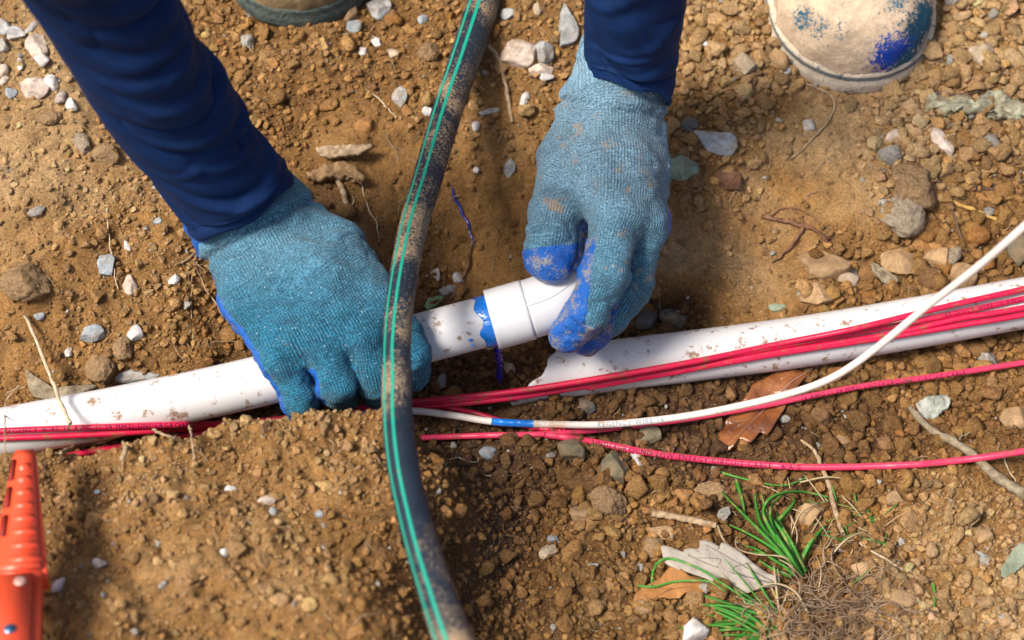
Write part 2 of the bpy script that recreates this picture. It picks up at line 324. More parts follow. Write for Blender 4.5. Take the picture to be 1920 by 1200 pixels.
# px, py, w, h, rotation deg, tone, crumbly, label
ST = [(9,50,26,34,20,'grey',0,'grey-white stone cut by the left frame edge near the top'),(25,66,40,27,-15,'white',0,'white oval stone just right of the frame edge, lower of two touching'),
(71,92,38,46,10,'pink',0,'blocky pinkish stone beside the left sleeve edge, biggest of that cluster'),(80,117,27,26,-20,'white',0,'pale pointed stone right below the blocky pinkish one'),
(38,122,13,24,10,'white',0,'slim white stone left of the pale pointed stone'),(5,134,20,24,0,'pink',0,'upper pinkish stone of the pair on the left frame edge'),
(9,153,20,17,20,'pink',0,'lower pinkish stone of the pair on the left frame edge'),(67,166,44,44,30,'pink',0,'round rough pinkish stone, largest below the blocky one'),
(97,158,24,30,40,'white',0,'pale angular stone touching the round rough pinkish one on its right'),(20,177,22,23,0,'blue',0,'small round bluish-grey stone near the left frame edge'),
(60,52,14,34,-35,'grey',0,'slender grey stone tucked against the left sleeve edge'),(136,200,23,25,0,'white',0,'round white stone against the left sleeve'),
(114,186,18,28,-20,'pink',1,'crumbly pinkish stone left of the round white one'),(92,222,46,26,10,'tan',1,'flat tan slab caked with grit near the left sleeve'),
(155,270,24,50,30,'pale',1,'slanting thin slab with a pale edge set in the left bank'),(200,292,52,34,-10,'tan',1,'rounded tan slab half buried against the left sleeve'),
(72,397,34,17,35,'grey',0,'grey shard on the smooth left bank'),(296,416,15,13,0,'blue',0,'tiny bluish pebble on the crumbs left of the cuff'),
(202,499,31,36,20,'blue',0,'triangular bluish-grey stone in the left crumbs'),(239,464,12,30,20,'white',0,'narrow white chip left of the left glove'),
(245,537,24,38,10,'pink',0,'pale pinkish bone-shaped stone below the narrow white chip'),(328,526,18,24,-25,'white',0,'small white flake left of the left glove wrist'),
(46,532,90,64,-10,'tan',1,'big brown soil lump on the left bank'),(74,594,18,15,0,'blue',0,'bluish pebble below the big brown lump'),
(253,627,27,30,15,'white',0,'white angular stone above the left pipe'),(173,630,42,32,10,'blue',0,'flat blue-grey stone above the left pipe'),
(130,660,13,20,-10,'white',0,'white chip near the straw twig'),(258,706,78,22,4,'grey',0,'long grey rock lying along the left pipe'),
(190,698,52,52,0,'tan',1,'knobbly tan clod left of the long grey rock'),(232,657,40,38,0,'tan',1,'knobbly tan clod below the white angular stone'),
(708,18,46,38,-20,'grey',0,'grey angular rock right of the left boot'),(664,52,27,25,0,'blue',0,'blue-grey pebble below the left boot corner'),
(655,25,26,32,10,'tan',0,'tan stone between the left boot and the grey rock'),(704,79,16,30,25,'white',0,'white shard above the triangular chip'),
(680,100,22,24,10,'white',0,'triangular white chip in the upper crumbs'),(749,180,26,42,-8,'grey',0,'white-faced stone standing left of the black conduit'),
(737,104,26,20,-30,'pale',0,'mottled pale stone in the upper crumbs'),(515,121,27,18,-15,'orange',0,'orange-brown stone below the left boot'),
(681,236,34,27,10,'orange',0,'orange-brown angular clod above the bark strip'),(805,102,38,36,0,'tan',1,'tan clod left of the conduit near the top'),
(794,40,18,20,0,'blue',0,'grey pebble left of the conduit top'),(954,30,28,20,0,'grey',0,'grey pebble right of the conduit top'),
(1007,18,16,30,0,'pale',0,'upright tan pebble above the stone cluster'),(1063,52,40,78,-5,'grey',0,'long light grey rock touching the right sleeve'),
(975,109,64,54,-10,'pink',0,'large pinkish rock by the right cuff'),(1017,98,37,48,0,'grey',0,'grey faceted rock between the pinkish and the long grey rock'),
(1013,133,44,24,15,'pink',0,'flat pinkish stone below the grey faceted rock'),(1026,146,26,16,5,'white',0,'small white stone at the foot of the stone cluster'),
(920,209,40,12,20,'white',0,'curved white sliver right of the conduit'),(983,190,14,34,-15,'white',0,'upright white sliver left of the right glove'),
(892,238,15,18,0,'white',0,'small white pebble below the curved sliver'),(805,210,24,18,0,'white',0,'white stone poking out from the left of the conduit'),
(955,317,20,36,-10,'grey',0,'oval grey stone left of the right glove'),(893,320,14,14,0,'white',0,'small white pebble in the middle of the bank'),
(816,517,17,24,0,'white',0,'white pebble right of the conduit above the pipe'),(859,525,20,22,0,'white',0,'white pebble crossed by the thin red stem'),
(835,546,46,15,15,'grey',0,'flat grey chip above the green leaf piece'),(1394,127,44,44,0,'pale',0,'rounded pale stone between the right sleeve and right boot'),
(1471,132,25,15,-20,'white',0,'white chip beside the right boot sole'),(1323,86,16,16,0,'white',0,'small white pebble right of the right sleeve'),
(1347,269,88,38,-16,'blue',0,'large blue-grey rock right of the right glove'),(1277,316,62,42,-14,'green',0,'flat grey-green rock touching the right glove'),
(1517,238,20,22,0,'white',0,'whitish pebble at the edge of the smooth patch'),(1292,236,30,26,-30,'dark',0,'dark stone above the grey-green rock'),
(1362,337,52,36,-20,'red',0,'dark red-brown flat stone below the large blue-grey rock'),(1838,104,40,46,10,'pale',0,'pale upright stone right of the right boot'),
(1707,352,96,80,-20,'tan',1,'broad tan slab of clay on the right bank'),(1690,405,84,76,0,'pale',1,'pale clay slab below the broad tan slab'),
(1765,268,26,54,25,'pink',0,'pinkish-white curved stone on the right bank'),(1680,255,26,40,-50,'pink',0,'pinkish stick-shaped stone on the right bank'),
(1545,507,86,60,0,'tan',0,'large flat brown stone above the right pipe'),(1535,557,62,46,5,'tan',0,'rounded tan stone resting against the right pipe'),
(1586,527,44,38,10,'pale',0,'greyish tan stone right of the large flat brown one'),(1688,494,66,48,-15,'tan',0,'angular tan stone above the wood chip end'),
(1754,487,44,38,0,'tan',0,'knobbly tan stone right of the angular tan one'),(1800,523,52,44,0,'tan',0,'tan stone behind the white wire'),
(1748,527,50,42,0,'brown',1,'dark brown clod above the right pipe'),(1722,437,92,58,10,'orange',1,'big orange-brown clod below the clay slabs'),
(1912,468,46,76,0,'olive',0,'large grey-brown stone on the right frame edge'),(1212,606,42,42,0,'dark',0,'dark wet stone beside the right fingertips'),
(1262,600,48,38,-10,'dark',0,'dark bluish wet stone right of its twin below the glove'),(1455,576,32,16,0,'green',0,'pale green pebble above the right pipe'),
(914,849,32,26,0,'blue',0,'grey-blue stone in the trench shadow'),(1072,850,46,44,0,'olive',0,'brown squarish stone above the red cable'),
(1152,885,48,58,-10,'olive',0,'round olive-grey stone in the lower gravel'),(1195,865,20,38,25,'white',0,'white elongated pebble right of the round olive stone'),
(1100,910,60,42,10,'brown',1,'reddish tan clod left of the round olive stone'),(1090,971,46,36,0,'tan',0,'triangular tan clod in the lower gravel'),
(1142,950,62,72,20,'tan',1,'large crumbling clod below the round olive stone'),(1030,1035,36,22,30,'pale',0,'pale slanting stone in the lower soil'),
(1035,1012,20,13,0,'blue',0,'small bluish pebble above the pale slanting stone'),(828,717,20,30,-10,'grey',0,'grey pebble right of the left fingertips'),
(955,692,18,26,30,'pale',0,'pale pebble right of the blue drop'),(922,650,20,14,0,'pale',0,'small pale pebble under the primer ring'),
(1101,765,28,34,0,'dark',0,'dark bluish pebble among the trench gravel'),(1218,821,42,34,0,'olive',0,'squarish stone between the two red cables'),
(1240,998,46,28,-5,'tan',0,'tan lump left of the grey leaf tip'),(1224,1026,34,44,-20,'tan',1,'pointed clod left of the grey leaf'),
(1302,1184,52,50,0,'white',0,'white rock at the bottom edge'),(1330,925,64,38,8,'tan',1,'curved tan clod above the grass'),
(1280,930,28,26,0,'orange',0,'orange clod left of the curved tan clod'),(1206,1140,32,26,0,'tan',0,'tan pebble under the brown leaf'),
(1390,829,36,36,0,'orange',0,'wet orange clod below the wet leaf'),(1533,786,38,34,0,'brown',0,'brown clod left of the dead stick'),
(1578,823,28,28,-20,'tan',0,'tan pebble in the dark right soil'),(1555,837,26,15,0,'pale',0,'pale flat pebble below the tan one'),
(1661,832,28,28,0,'brown',0,'reddish pebble above the lower red cable'),(1845,1005,32,26,0,'tan',0,'round tan pebble at lower right'),
(1694,1124,46,30,-10,'tan',0,'flat tan stone below the dry roots'),(1847,1132,36,24,0,'tan',0,'oval tan pebble near the lower right corner'),
(1708,1098,26,25,0,'brown',0,'reddish round pebble above the flat tan stone'),(1680,938,36,24,-5,'tan',0,'tan lump under the red cable loop'),
(1518,964,54,46,10,'tan',0,'tan stone behind the grass blades'),(1614,1070,36,28,0,'tan',0,'tan pebble right of the root tangle'),
(1900,787,46,40,0,'tan',0,'tan lump on the right frame edge'),(500,940,30,18,0,'pink',0,'pinkish blurred pebble on the near mound'),
(185,1058,28,18,0,'white',0,'white blurred pebble on the near mound, left'),(110,1098,18,30,-30,'white',0,'white slanting blurred pebble near the orange handle'),
(512,962,14,22,0,'blue',0,'bluish blurred pebble on the near mound'),(597,966,16,14,0,'blue',0,'small bluish pebble near the mound middle'),
(184,923,14,10,0,'blue',0,'small bluish pebble on the mound by the orange handle'),(432,918,20,12,0,'white',0,'whitish blurred pebble near the mound crest'),(420,1038,14,14,0,'white',0,'whitish pebble low on the mound')]
for i, (px, py, w, h, rot, tone, cr, lab) in enumerate(ST):
    p = ground_at(px, py); a, b = pxm(p, w) / 2 * 1.2, pxm(p, h) / 2 / math.cos(TILT) * 1.1
    V, F = rock(4 if max(w, h) > 34 else 3, 500 + i, cuts=5 if cr else 14, rough=.22 if cr else .08, crumb=.16 if cr else .03, deep=(.6, .9) if cr else (.5, .88))
    V = V / np.abs(V).max(0); sink = .25 if max(w, h) < 60 else .08
    V = (V * np.array([a, b, min(a, b) * (.8 if cr else .85)])) @ rotz(math.radians(rot)).T + p + np.array([0, 0, min(a, b) * sink])
    name = 'soil_clod' if cr else ('pebble' if max(w, h) < 28 else 'stone')
    col = np.array(TONE[tone]) * RNG.uniform(.9, 1.1)
    o = mesh(name, V, F, M_STONE if not cr else M_SOIL, origin=p, cols=np.repeat(col[None], len(V), 0), attrs={'wet': np.full(len(V), .8 if tone == 'dark' else .1)})
    tag(o, lab, {'soil_clod': 'soil clod', 'pebble': 'pebble', 'stone': 'stone'}[name], 'clods of soil' if cr else 'stones lying on the dug soil')
# ------------------------------------------------------------------ tubes: pipes, conduit and wires
def catmull(P, n):
    P = np.asarray(P, float); Q = np.vstack([2 * P[0] - P[1], P, 2 * P[-1] - P[-2]]); out = []
    L = np.linalg.norm(np.diff(P[:, :3], axis=0), axis=1); tot = L.sum()
    for i in range(len(P) - 1):
        k = max(2, int(round(n * L[i] / tot))); t = np.linspace(0, 1, k, endpoint=False)[:, None]
        a, b, c, d = Q[i:i + 4]
        out.append(.5 * ((2 * b) + (c - a) * t + (2 * a - 5 * b + 4 * c - d) * t * t + (-a + 3 * b - 3 * c + d) * t ** 3))
    return np.vstack(out + [P[-1:]])
def unit(v): return v / np.maximum(np.linalg.norm(v, axis=-1, keepdims=True), 1e-12)
def frames(P):
    """tangent, the normal that faces the viewer's side, and the third axis that points up in the picture"""
    T = unit(np.gradient(P, axis=0)); n = -VD - (T @ -VD)[:, None] * T; n = unit(n); u = np.cross(n, T)
    s = np.sign((u @ UP).sum()) or 1; return T, n, u * s
def tube(P, r, seg=20, a0=0., a1=2 * math.pi, cap=True):
    P = np.asarray(P); r = np.broadcast_to(np.asarray(r, float).reshape(-1, 1) if np.ndim(r) == 1 else r, (len(P), 1)) if np.ndim(r) < 2 else r
    T, n, u = frames(P); full = abs(a1 - a0) > 6.2
    th = np.linspace(a0, a1, seg, endpoint=not full)
    D = np.cos(th)[None, :, None] * n[:, None, :] + np.sin(th)[None, :, None] * u[:, None, :]
    V = P[:, None, :] + D * (r[:, :, None] if r.shape[1] > 1 else r[:, None, :]); m = len(P)
    I = np.arange(m * seg).reshape(m, seg); J = np.roll(I, -1, 1) if full else I[:, 1:]; K0 = I if full else I[:, :-1]
    F = np.stack([K0[:-1], J[:-1], J[1:], K0[1:]], 2).reshape(-1, 4); V = V.reshape(-1, 3); F = F.tolist()
    if cap and full: F += [I[0].tolist(), I[-1][::-1].tolist()]
    return V, F
def pipe_wall(P, r, th, seg=48):
    """tube with a wall thickness, open at both ends"""
    T, n, u = frames(P); r = np.broadcast_to(r, len(P)); P2 = np.vstack([P, P[::-1]]); n2 = np.vstack([n, n[::-1]]); u2 = np.vstack([u, u[::-1]])
    r2 = np.concatenate([r, (r - th)[::-1]]); a = np.linspace(0, 2 * math.pi, seg, endpoint=False)
    V = P2[:, None, :] + (np.cos(a)[None, :, None] * n2[:, None, :] + np.sin(a)[None, :, None] * u2[:, None, :]) * r2[:, None, None]
    m = len(P2); I = np.arange(m * seg).reshape(m, seg); A = np.vstack([I, I[:1]])
    B = np.roll(A, -1, 1); F = np.stack([A[:-1], B[:-1], B[1:], A[1:]], 2).reshape(-1, 4); return V.reshape(-1, 3), F
def px_path(pts, n): return catmull(np.array([at(*p) for p in pts]), n)
M_PVC = m_plain('white_pvc', (.64, .625, .63), .38, .5, .05, 30, dirt=.9, dcol=(.26, .14, .06), dsc=95, dth=.57)
M_PVC2 = m_plain('clean_pvc', (.69, .68, .69), .3, .5, .03, 20, dirt=.7, dcol=(.2, .1, .04), dsc=150, dth=.66)
M_PRIMER = m_plain('blue_pipe_glue', (.006, .17, .62), .12, .7, .25, 120, bump=.0012, bsc=160, Coat_Weight=.6)
M_PRIMER_D = m_plain('dark_blue_glue', (.006, .012, .22), .1, .8, .2, 200, Coat_Weight=.6)
def m_wire(name, col):
    m = N(name); c = m.mix(1., col, m.math('MULTIPLY_ADD', m.noise(70, 3, .5), .4, .8), 'MULTIPLY')
    d = m.ramp(m.noise(130, 6, .8), (.55, 0.), (.58, 1.)); c = m.mix(m.math('MULTIPLY', d, .8), c, (.2, .1, .04))
    return m.out(c, .35, m.bump(m.noise(900, 3), .0004, .5), .5)
M_RED = m_wire('red_insulation', (.62, .010, .060)); M_PINK = m_wire('faded_red_insulation', (.74, .045, .115)); M_WHITE = m_plain('white_insulation', (.70, .62, .56), .4, .4, .08, 60, bump=.0004, bsc=900, dirt=.55, dcol=(.50, .28, .12), dsc=34, dth=.54)
M_INK = m_plain('printed_ink', (.015, .006, .05), .7, .1); M_INK_B = m_plain('blue_print', (.10, .22, .38), .6, .3)

PIPES = []
P1 = px_path([(-420, 895, .03), (0, 813, .040), (240, 768, .046), (480, 716, .055), (830, 624, .074), (935, 596, .080)], 90)
PIPES.append((P1, .0172))
V, F = pipe_wall(P1, .0172, .0025); pipe1 = mesh('pvc_pipe', V, F, M_PVC, origin=P1[40])
tag(pipe1, 'white plastic pipe held up by both gloves, blue glue ring at its right end', 'pipe', 'white plastic pipes in the trench')
P2 = px_path([(958, 712, .002), (1040, 700, .003), (1100, 692, .004), (1200, 679, .006), (1300, 667, .010), (1500, 641, .014), (1700, 608, .022), (1920, 568, .032), (2350, 490, .05)], 110)
PIPES.append((P2, .0182))
V, F = pipe_wall(P2, .0182, .0025)
T, n, u = frames(P2); s_ = np.concatenate([[0], np.cumsum(np.linalg.norm(np.diff(P2, axis=0), axis=1))]); s_ = np.concatenate([s_, s_[::-1]]); TT = np.vstack([T, T[::-1]]); aa = np.linspace(0, 2 * math.pi, 48, endpoint=False)
cut = .036 * (.5 + .5 * np.sin(aa)) + .0035 * noise(np.column_stack([aa * 3, aa * 0]), 6)      # the end is broken off on a slant
V = (V.reshape(-1, 48, 3) + TT[:, None] * (cut[None] * np.clip(1 - s_ / .09, 0, 1)[:, None])[:, :, None]).reshape(-1, 3); pipe2 = mesh('pvc_pipe', V, F, M_PVC, origin=P2[50])
tag(pipe2, 'white plastic pipe lying in the trench at right under the red cables', 'pipe', 'white plastic pipes in the trench')
# glue ring on the end of the held pipe
def band(P, r, i0, i1, amp0, amp1, seed, thick, seg=72, m=22):
    s = np.linspace(0, 1, m); th = np.linspace(0, 2 * math.pi, seg, endpoint=False); T, n, u = frames(P)
    L = np.concatenate([[0], np.cumsum(np.linalg.norm(np.diff(P, axis=0), axis=1))]); V = []
    for k in range(m):
        for j, a in enumerate(th):
            e0 = i0 + amp0 * (.5 + .5 * math.sin(a * 2 + 1)) * .6 + amp0 * noise(np.array([[math.cos(a) * 2, math.sin(a) * 2 + seed]]), seed)[0]
            e1 = i1 + amp1 * noise(np.array([[math.cos(a) * 2, math.sin(a) * 2 + seed]]), seed + 1)[0]
            q = e0 + (e1 - e0) * s[k]; p = np.array([np.interp(q, L, P[:, c]) for c in range(3)]); i = min(np.searchsorted(L, q), len(P) - 1)
            prof = math.sin(math.pi * min(s[k] * 1.0, 1)) ** .5; bl = 1 + 1.0 * max(0, math.cos(a + .9)) ** 2
            rr = r - .0002 + thick * prof * bl; V.append(p + (math.cos(a) * n[i] + math.sin(a) * u[i]) * rr)
    I = np.arange(m * seg).reshape(m, seg); J = np.roll(I, -1, 1)
    return np.array(V), np.stack([I[:-1], J[:-1], J[1:], I[1:]], 2).reshape(-1, 4)
L1 = np.linalg.norm(np.diff(P1, axis=0), axis=1).sum()
V, F = band(P1, .0172, L1 - .0140, L1 - .0005, .0036, .0, 4, .0008); mesh('glue_ring', V, F, M_PRIMER, pipe1)
def blob(p, r, seed, amp=.15, sub=3, sc=(1, 1, 1)):
    V, F = ICO[sub]; V = V * (1 + amp * fbm(V * 1.7 + seed, 2, seed)[:, None]) * np.array(sc) * r; return V + np.asarray(p), F
# smear marks of blue on the pipe
for k, (px, py, w) in enumerate([(872, 636, 7), (879, 646, 5)]):
    c = at(px, py, .0); i = np.argmin(np.abs(project(P1)[0] - px)); T, n, u = frames(P1)
    x0, y0 = project(P1[i:i + 1]); hh = (y0[0] - py) * pxm(P1[i]); a = math.asin(max(-1, min(1, hh / .0172)))
    q = P1[i] + (math.cos(a) * n[i] + math.sin(a) * u[i]) * .0171
    V, F = blob(q, pxm(q, w), 40 + k, .5, 3, (.6, 1, .12)); mesh('blue_smear', V, F, M_PRIMER, pipe1)
# elbow fitting
E1 = px_path([(921, 600, .0795), (955, 590.5, .0812), (990, 580.5, .083)], 12)
fit = empty('pipe_elbow', E1[-1], 'white plastic elbow fitting pinched in the right glove at the pipe end', 'pipe fitting')
V, F = pipe_wall(E1, .0207, .0032); mesh('socket', V, F, M_PVC2, fit)
E2 = px_path([(987.5, 581.2, .0829), (1020, 570, .0845), (1048, 556, .0865), (1078, 532, .088)], 18)
V, F = pipe_wall(E2, np.full(len(E2), .0202), .0032); mesh('bend', V, F, M_PVC2, fit)
EE = np.vstack([E1, E2[1:]]); T, n, u = frames(EE); a = .12
V, F = tube(EE[1:-3] + (math.cos(a) * n + math.sin(a) * u)[1:-3] * .0203, .0005, 6); mesh('mould_seam', V, F, M_PVC2, fit)
# blue drips
def drip(name, pts, r, lab, grp='blue glue spilled on the soil'):
    P = catmull(np.array(pts), 60); t = np.linspace(0, 1, len(P)); rr = r * (1 + .5 * noise(np.column_stack([t * 16, t * 0 + r * 999]), 5)) * np.clip(np.minimum(t, 1 - t) * 12, .15, 1)
    V, F = tube(P, rr, 12); return tag(mesh(name, V, F, M_PRIMER_D), lab, 'glue drip', grp)
drip('glue_drip', [ground_at(x, y) + [0, 0, .0012] for x, y in [(847, 350), (852, 372), (862, 388), (868, 405), (878, 420), (882, 440), (892, 464)]], .0011, 'dark blue trickle of glue down the smooth bank between the gloves')
drip('glue_drip', [at(932, 650, .066), at(935, 664, .05), at(937, 682, .03), at(937, 705, .012), at(937, 722, .006)], .0020, 'dark blue drop hanging below the blue glue ring', None)

# wires
def push_clear(P, r, lift=.0031):
    """lift the path until it clears the ground and the pipes, then smooth it"""
    P = P.copy()
    for it in range(3):
        for i in range(len(P)):
            q = P[i].copy(); x, y = project(q[None]); x, y = x[0], y[0]; z = q[2]
            for _ in range(160):
                q = at(x, y, z); bad = q[2] - r * .6 - lift < gz(q[0], q[1])
                for A, R in PIPES:
                    d = np.linalg.norm(A - q, axis=1); j = np.argmin(d); a = A[max(j - 1, 0)]; b = A[min(j + 1, len(A) - 1)]; t = (b - a) / np.linalg.norm(b - a)
                    w = q - A[j]; bad |= np.linalg.norm(w - t * (w @ t)) < R + r and d[j] < .05
                if not bad: break
                z += .0005
            P[i] = q
        if it < 2:
            z = P[:, 2].copy(); k = np.ones(9) / 9; zz = np.convolve(np.pad(z, 4, 'edge'), k, 'valid')
            X, Y = project(P)
            P = np.array([at(a, b, c) for a, b, c in zip(X, Y, np.maximum(zz, z))])
    return P
def text_on(parent, string, P, s0, height, r, mat, phi0=0., name='printed_text', flip=1):
    cu = bpy.data.curves.new('t', 'FONT'); cu.body = string; cu.size = height * 1.35; cu.space_character = 1.25; cu.resolution_u = 2; cu.offset = 0
    to = bpy.data.objects.new('t', cu); C.objects.link(to); dg = bpy.context.evaluated_depsgraph_get(); me = to.evaluated_get(dg).to_mesh()
    bm = bmesh.new(); bm.from_mesh(me); bmesh.ops.triangulate(bm, faces=bm.faces[:])
    bmesh.ops.subdivide_edges(bm, edges=[e for e in bm.edges if e.calc_length() > height * .35], cuts=2)
    V = np.array([v.co[:] for v in bm.verts]); F = [[v.index for v in f.verts] for f in bm.faces]; bm.free()
    to.evaluated_get(dg).to_mesh_clear(); C.objects.unlink(to); bpy.data.objects.remove(to); bpy.data.curves.remove(cu)
    L = np.concatenate([[0], np.cumsum(np.linalg.norm(np.diff(P, axis=0), axis=1))]); T, n, u = frames(P)
    g = lambda A, s: np.column_stack([np.interp(s, L, A[:, c]) for c in range(3)])
    s = s0 + V[:, 0]; phi = phi0 + (V[:, 1] - height * .5) / r
    W_ = g(P, s) + (np.cos(phi)[:, None] * unit(g(n, s)) + np.sin(phi)[:, None] * unit(g(u, s))) * (r + .00012)
    return mesh(name, W_, F, mat, parent, smooth=False)
def wire(pts, r, mat, lab, grp='red cables along the trench', n=170, clear=True, cat='cable', name='cable'):
    P = px_path(pts, n)
    if clear: P = push_clear(P, r)
    V, F = tube(P, r, 12); o = mesh(name, V, F, mat, origin=P[len(P) // 2]); tag(o, lab, cat, grp); return o, P
def sx(P, px):     # arc length where the path crosses a picture column
    X = project(P)[0]; L = np.concatenate([[0], np.cumsum(np.linalg.norm(np.diff(P, axis=0), axis=1))]); o = np.argsort(X); return float(np.interp(px, X[o], L[o]))
RW = .0021
wA, PA = wire([(-200,818,.03),(0,808,.03),(150,802,.03),(300,797,.03),(400,795,.02),(500,788,.015),(620,772,.012),(720,760,.01),(775,754,.01),(860,745,.01),(1000,729,.02),(1280,682,.03),(1450,647,.03),(1600,617,.045),(1760,578,.05),(1920,542,.055),(2300,460,.06)], RW, M_RED, 'uppermost red cable over the right pipe, lettered where it crosses the left pipe')
wB, PB = wire([(-200,832,.025),(0,822,.025),(150,816,.025),(300,807,.025),(420,798,.018),(520,790,.012),(620,780,.01),(720,768,.006),(775,758,.006),(860,750,.006),(1000,732,.01),(1280,685,.01),(1450,651,.01),(1600,625,.02),(1760,594,.04),(1920,560,.045),(2300,480,.05)], RW, M_RED, 'second red cable from the top, under the uppermost one on both pipes')
wC, PC = wire([(60,872,.015),(150,850,.015),(250,834,.012),(360,815,.01),(450,806,.008),(560,795,.004),(700,782,.003),(775,766,.003),(860,757,.003),(1000,740,.01),(1280,693,.01),(1450,662,.01),(1600,638,.02),(1700,620,.03),(1800,597,.03),(1920,577,.035),(2300,500,.04)], RW, M_RED, 'third red cable from the top on the right pipe, dipping behind the mound at left')
wD, PD = wire([(1100,727,.0),(1190,711,.0),(1280,695,.0),(1450,665,.0),(1600,642,.01),(1700,627,.025),(1800,610,.025),(1920,590,.03),(2300,520,.03)], RW, M_RED, 'lowest muddy red cable on the right pipe')
wE, PE = wire([(770,823,.0),(790,821,.0),(900,817,.0),(1040,813,.0),(1150,803,.0),(1280,787,.002),(1400,766,.004),(1460,755,.004),(1600,727,.006),(1750,706,.008),(1920,680,.01),(2300,620,.02)], RW, M_PINK, 'red cable running just under the white wire and off the right edge')
wF, PF = wire([(1020,815,.003),(1060,820,.0),(1120,830,.0),(1200,846,.003),(1300,860,.003),(1450,873,.008),(1550,876,.012),(1700,872,.018),(1800,863,.022),(1920,846,.03),(2300,780,.04)], RW * 1.12, M_PINK, 'lowest red cable, printed with small capitals, bowing over the soil at lower right')
wG, PG = wire([(820,762,.0),(860,768,.0),(900,777,.0),(940,789,.0),(1000,802,.0),(1060,808,.0)], RW * .9, M_RED, 'short red cable slipping under the white wire beside the conduit')
wW, PW = wire([(470,808,.01),(540,797,.008),(620,785,.006),(720,772,.012),(780,771,.012),(850,779,.012),(930,791,.012),(1050,796,.012),(1150,795,.014),(1280,781,.025),(1400,758,.05),(1500,732,.08),(1570,703,.105),(1640,655,.13),(1740,573,.17),(1830,503,.21),(1920,425,.25),(2080,280,.31)], .0025, M_WHITE, 'white wire with a blue taped stretch, sweeping up to the right', None, cat='wire', name='wire')
text_on(wF, 'UNDERGROUND LOW-ENERGY CIRCUIT CABLE . 6 A 0', PF, sx(PF, 1110), .0036, RW * 1.12, M_INK, .05)
text_on(wA, 'REGENCY WIRE 16 AWG (1.29 MM2) UNDERGROUND', PA, sx(PA, 8), .0032, RW, M_INK, .0)
text_on(wE, '16 AWG (1.29 MM2) UNDERGROUND CIRCUIT CABLE', PE, sx(PE, 1500), .0030, RW, M_INK, -.1)
text_on(wB, 'REGENCY WIRE 16 AWG', PB, sx(PB, 1770), .0030, RW, M_INK, .2)
text_on(wW, 'REGENCY WIRE 16', PW, sx(PW, 1120), .0034, .0025, M_INK_B, .15)
s0, s1 = sx(PW, 922), sx(PW, 1000); LW = np.concatenate([[0], np.cumsum(np.linalg.norm(np.diff(PW, axis=0), axis=1))])
ss = np.linspace(s0, s1, 20); Q = np.column_stack([np.interp(ss, LW, PW[:, c]) for c in range(3)])
V, F = tube(Q, .00268 + .00006 * np.sin(ss * 900), 14); mesh('blue_glue_patch', V, F, M_PRIMER, wW)

# black conduit with two green stripes
CP = [(935,-90,.07,31),(908,0,.075,31),(872,110,.085,30),(838,210,.10,29),(803,330,.12,28.5),(774,430,.14,27.5),(752,550,.158,27),(744,640,.168,27.5),(744,700,.175,28),(745,780,.18,29),(757,880,.19,31),(782,990,.20,32),(812,1090,.21,34.5),(850,1200,.22,37.5),(905,1330,.23,40)]
PCd = catmull(np.array([[*at(a, b, c), pxm(at(a, b, c), d)] for a, b, c, d in CP]), 130); RC = PCd[:, 3]; PCd = PCd[:, :3]
def m_conduit():
    m = N('black_poly_pipe'); n = m.noise(13, 4, .55, dist=1.); g = m.noise(650, 4, .8)
    d = m.math('ADD', m.math('MULTIPLY', n, 1.15), m.math('MULTIPLY', g, 1.15)); d = m.ramp(d, (.58, 0.), (.80, 1.)) if False else m.ramp(m.math('MULTIPLY', d, .5), (.603, 0.), (.638, 1.))
    c = m.mix(d, m.mix(m.noise(90, 4), (.004, .010, .026), (.02, .035, .055)), m.mix(m.noise(500, 2), (.14, .11, .08), (.50, .34, .20)))
    return m.out(c, m.math('MULTIPLY_ADD', d, .4, .5), m.bump(g, .001, .8), .3)
V, F = tube(PCd, RC, 40); cond = mesh('conduit', V, F, m_conduit(), origin=PCd[60])
tag(cond, 'dusty black plastic conduit with two green stripes arching over the left glove', 'conduit')
M_STRIPE = m_plain('green_stripe', (.010, .30, .21), .45, .4, .15, 200, dirt=.8, dcol=(.4, .3, .2), dsc=220, dth=.62)
T, n, u = frames(PCd); sgn = 1 if (u[60] @ RT) > 0 else -1
for f in (-.74, -.20):
    a = sgn * math.asin(f); V, F = tube(PCd, RC + .00018, 4, a - .10, a + .10); mesh('stripe', V, F, M_STRIPE, cond)
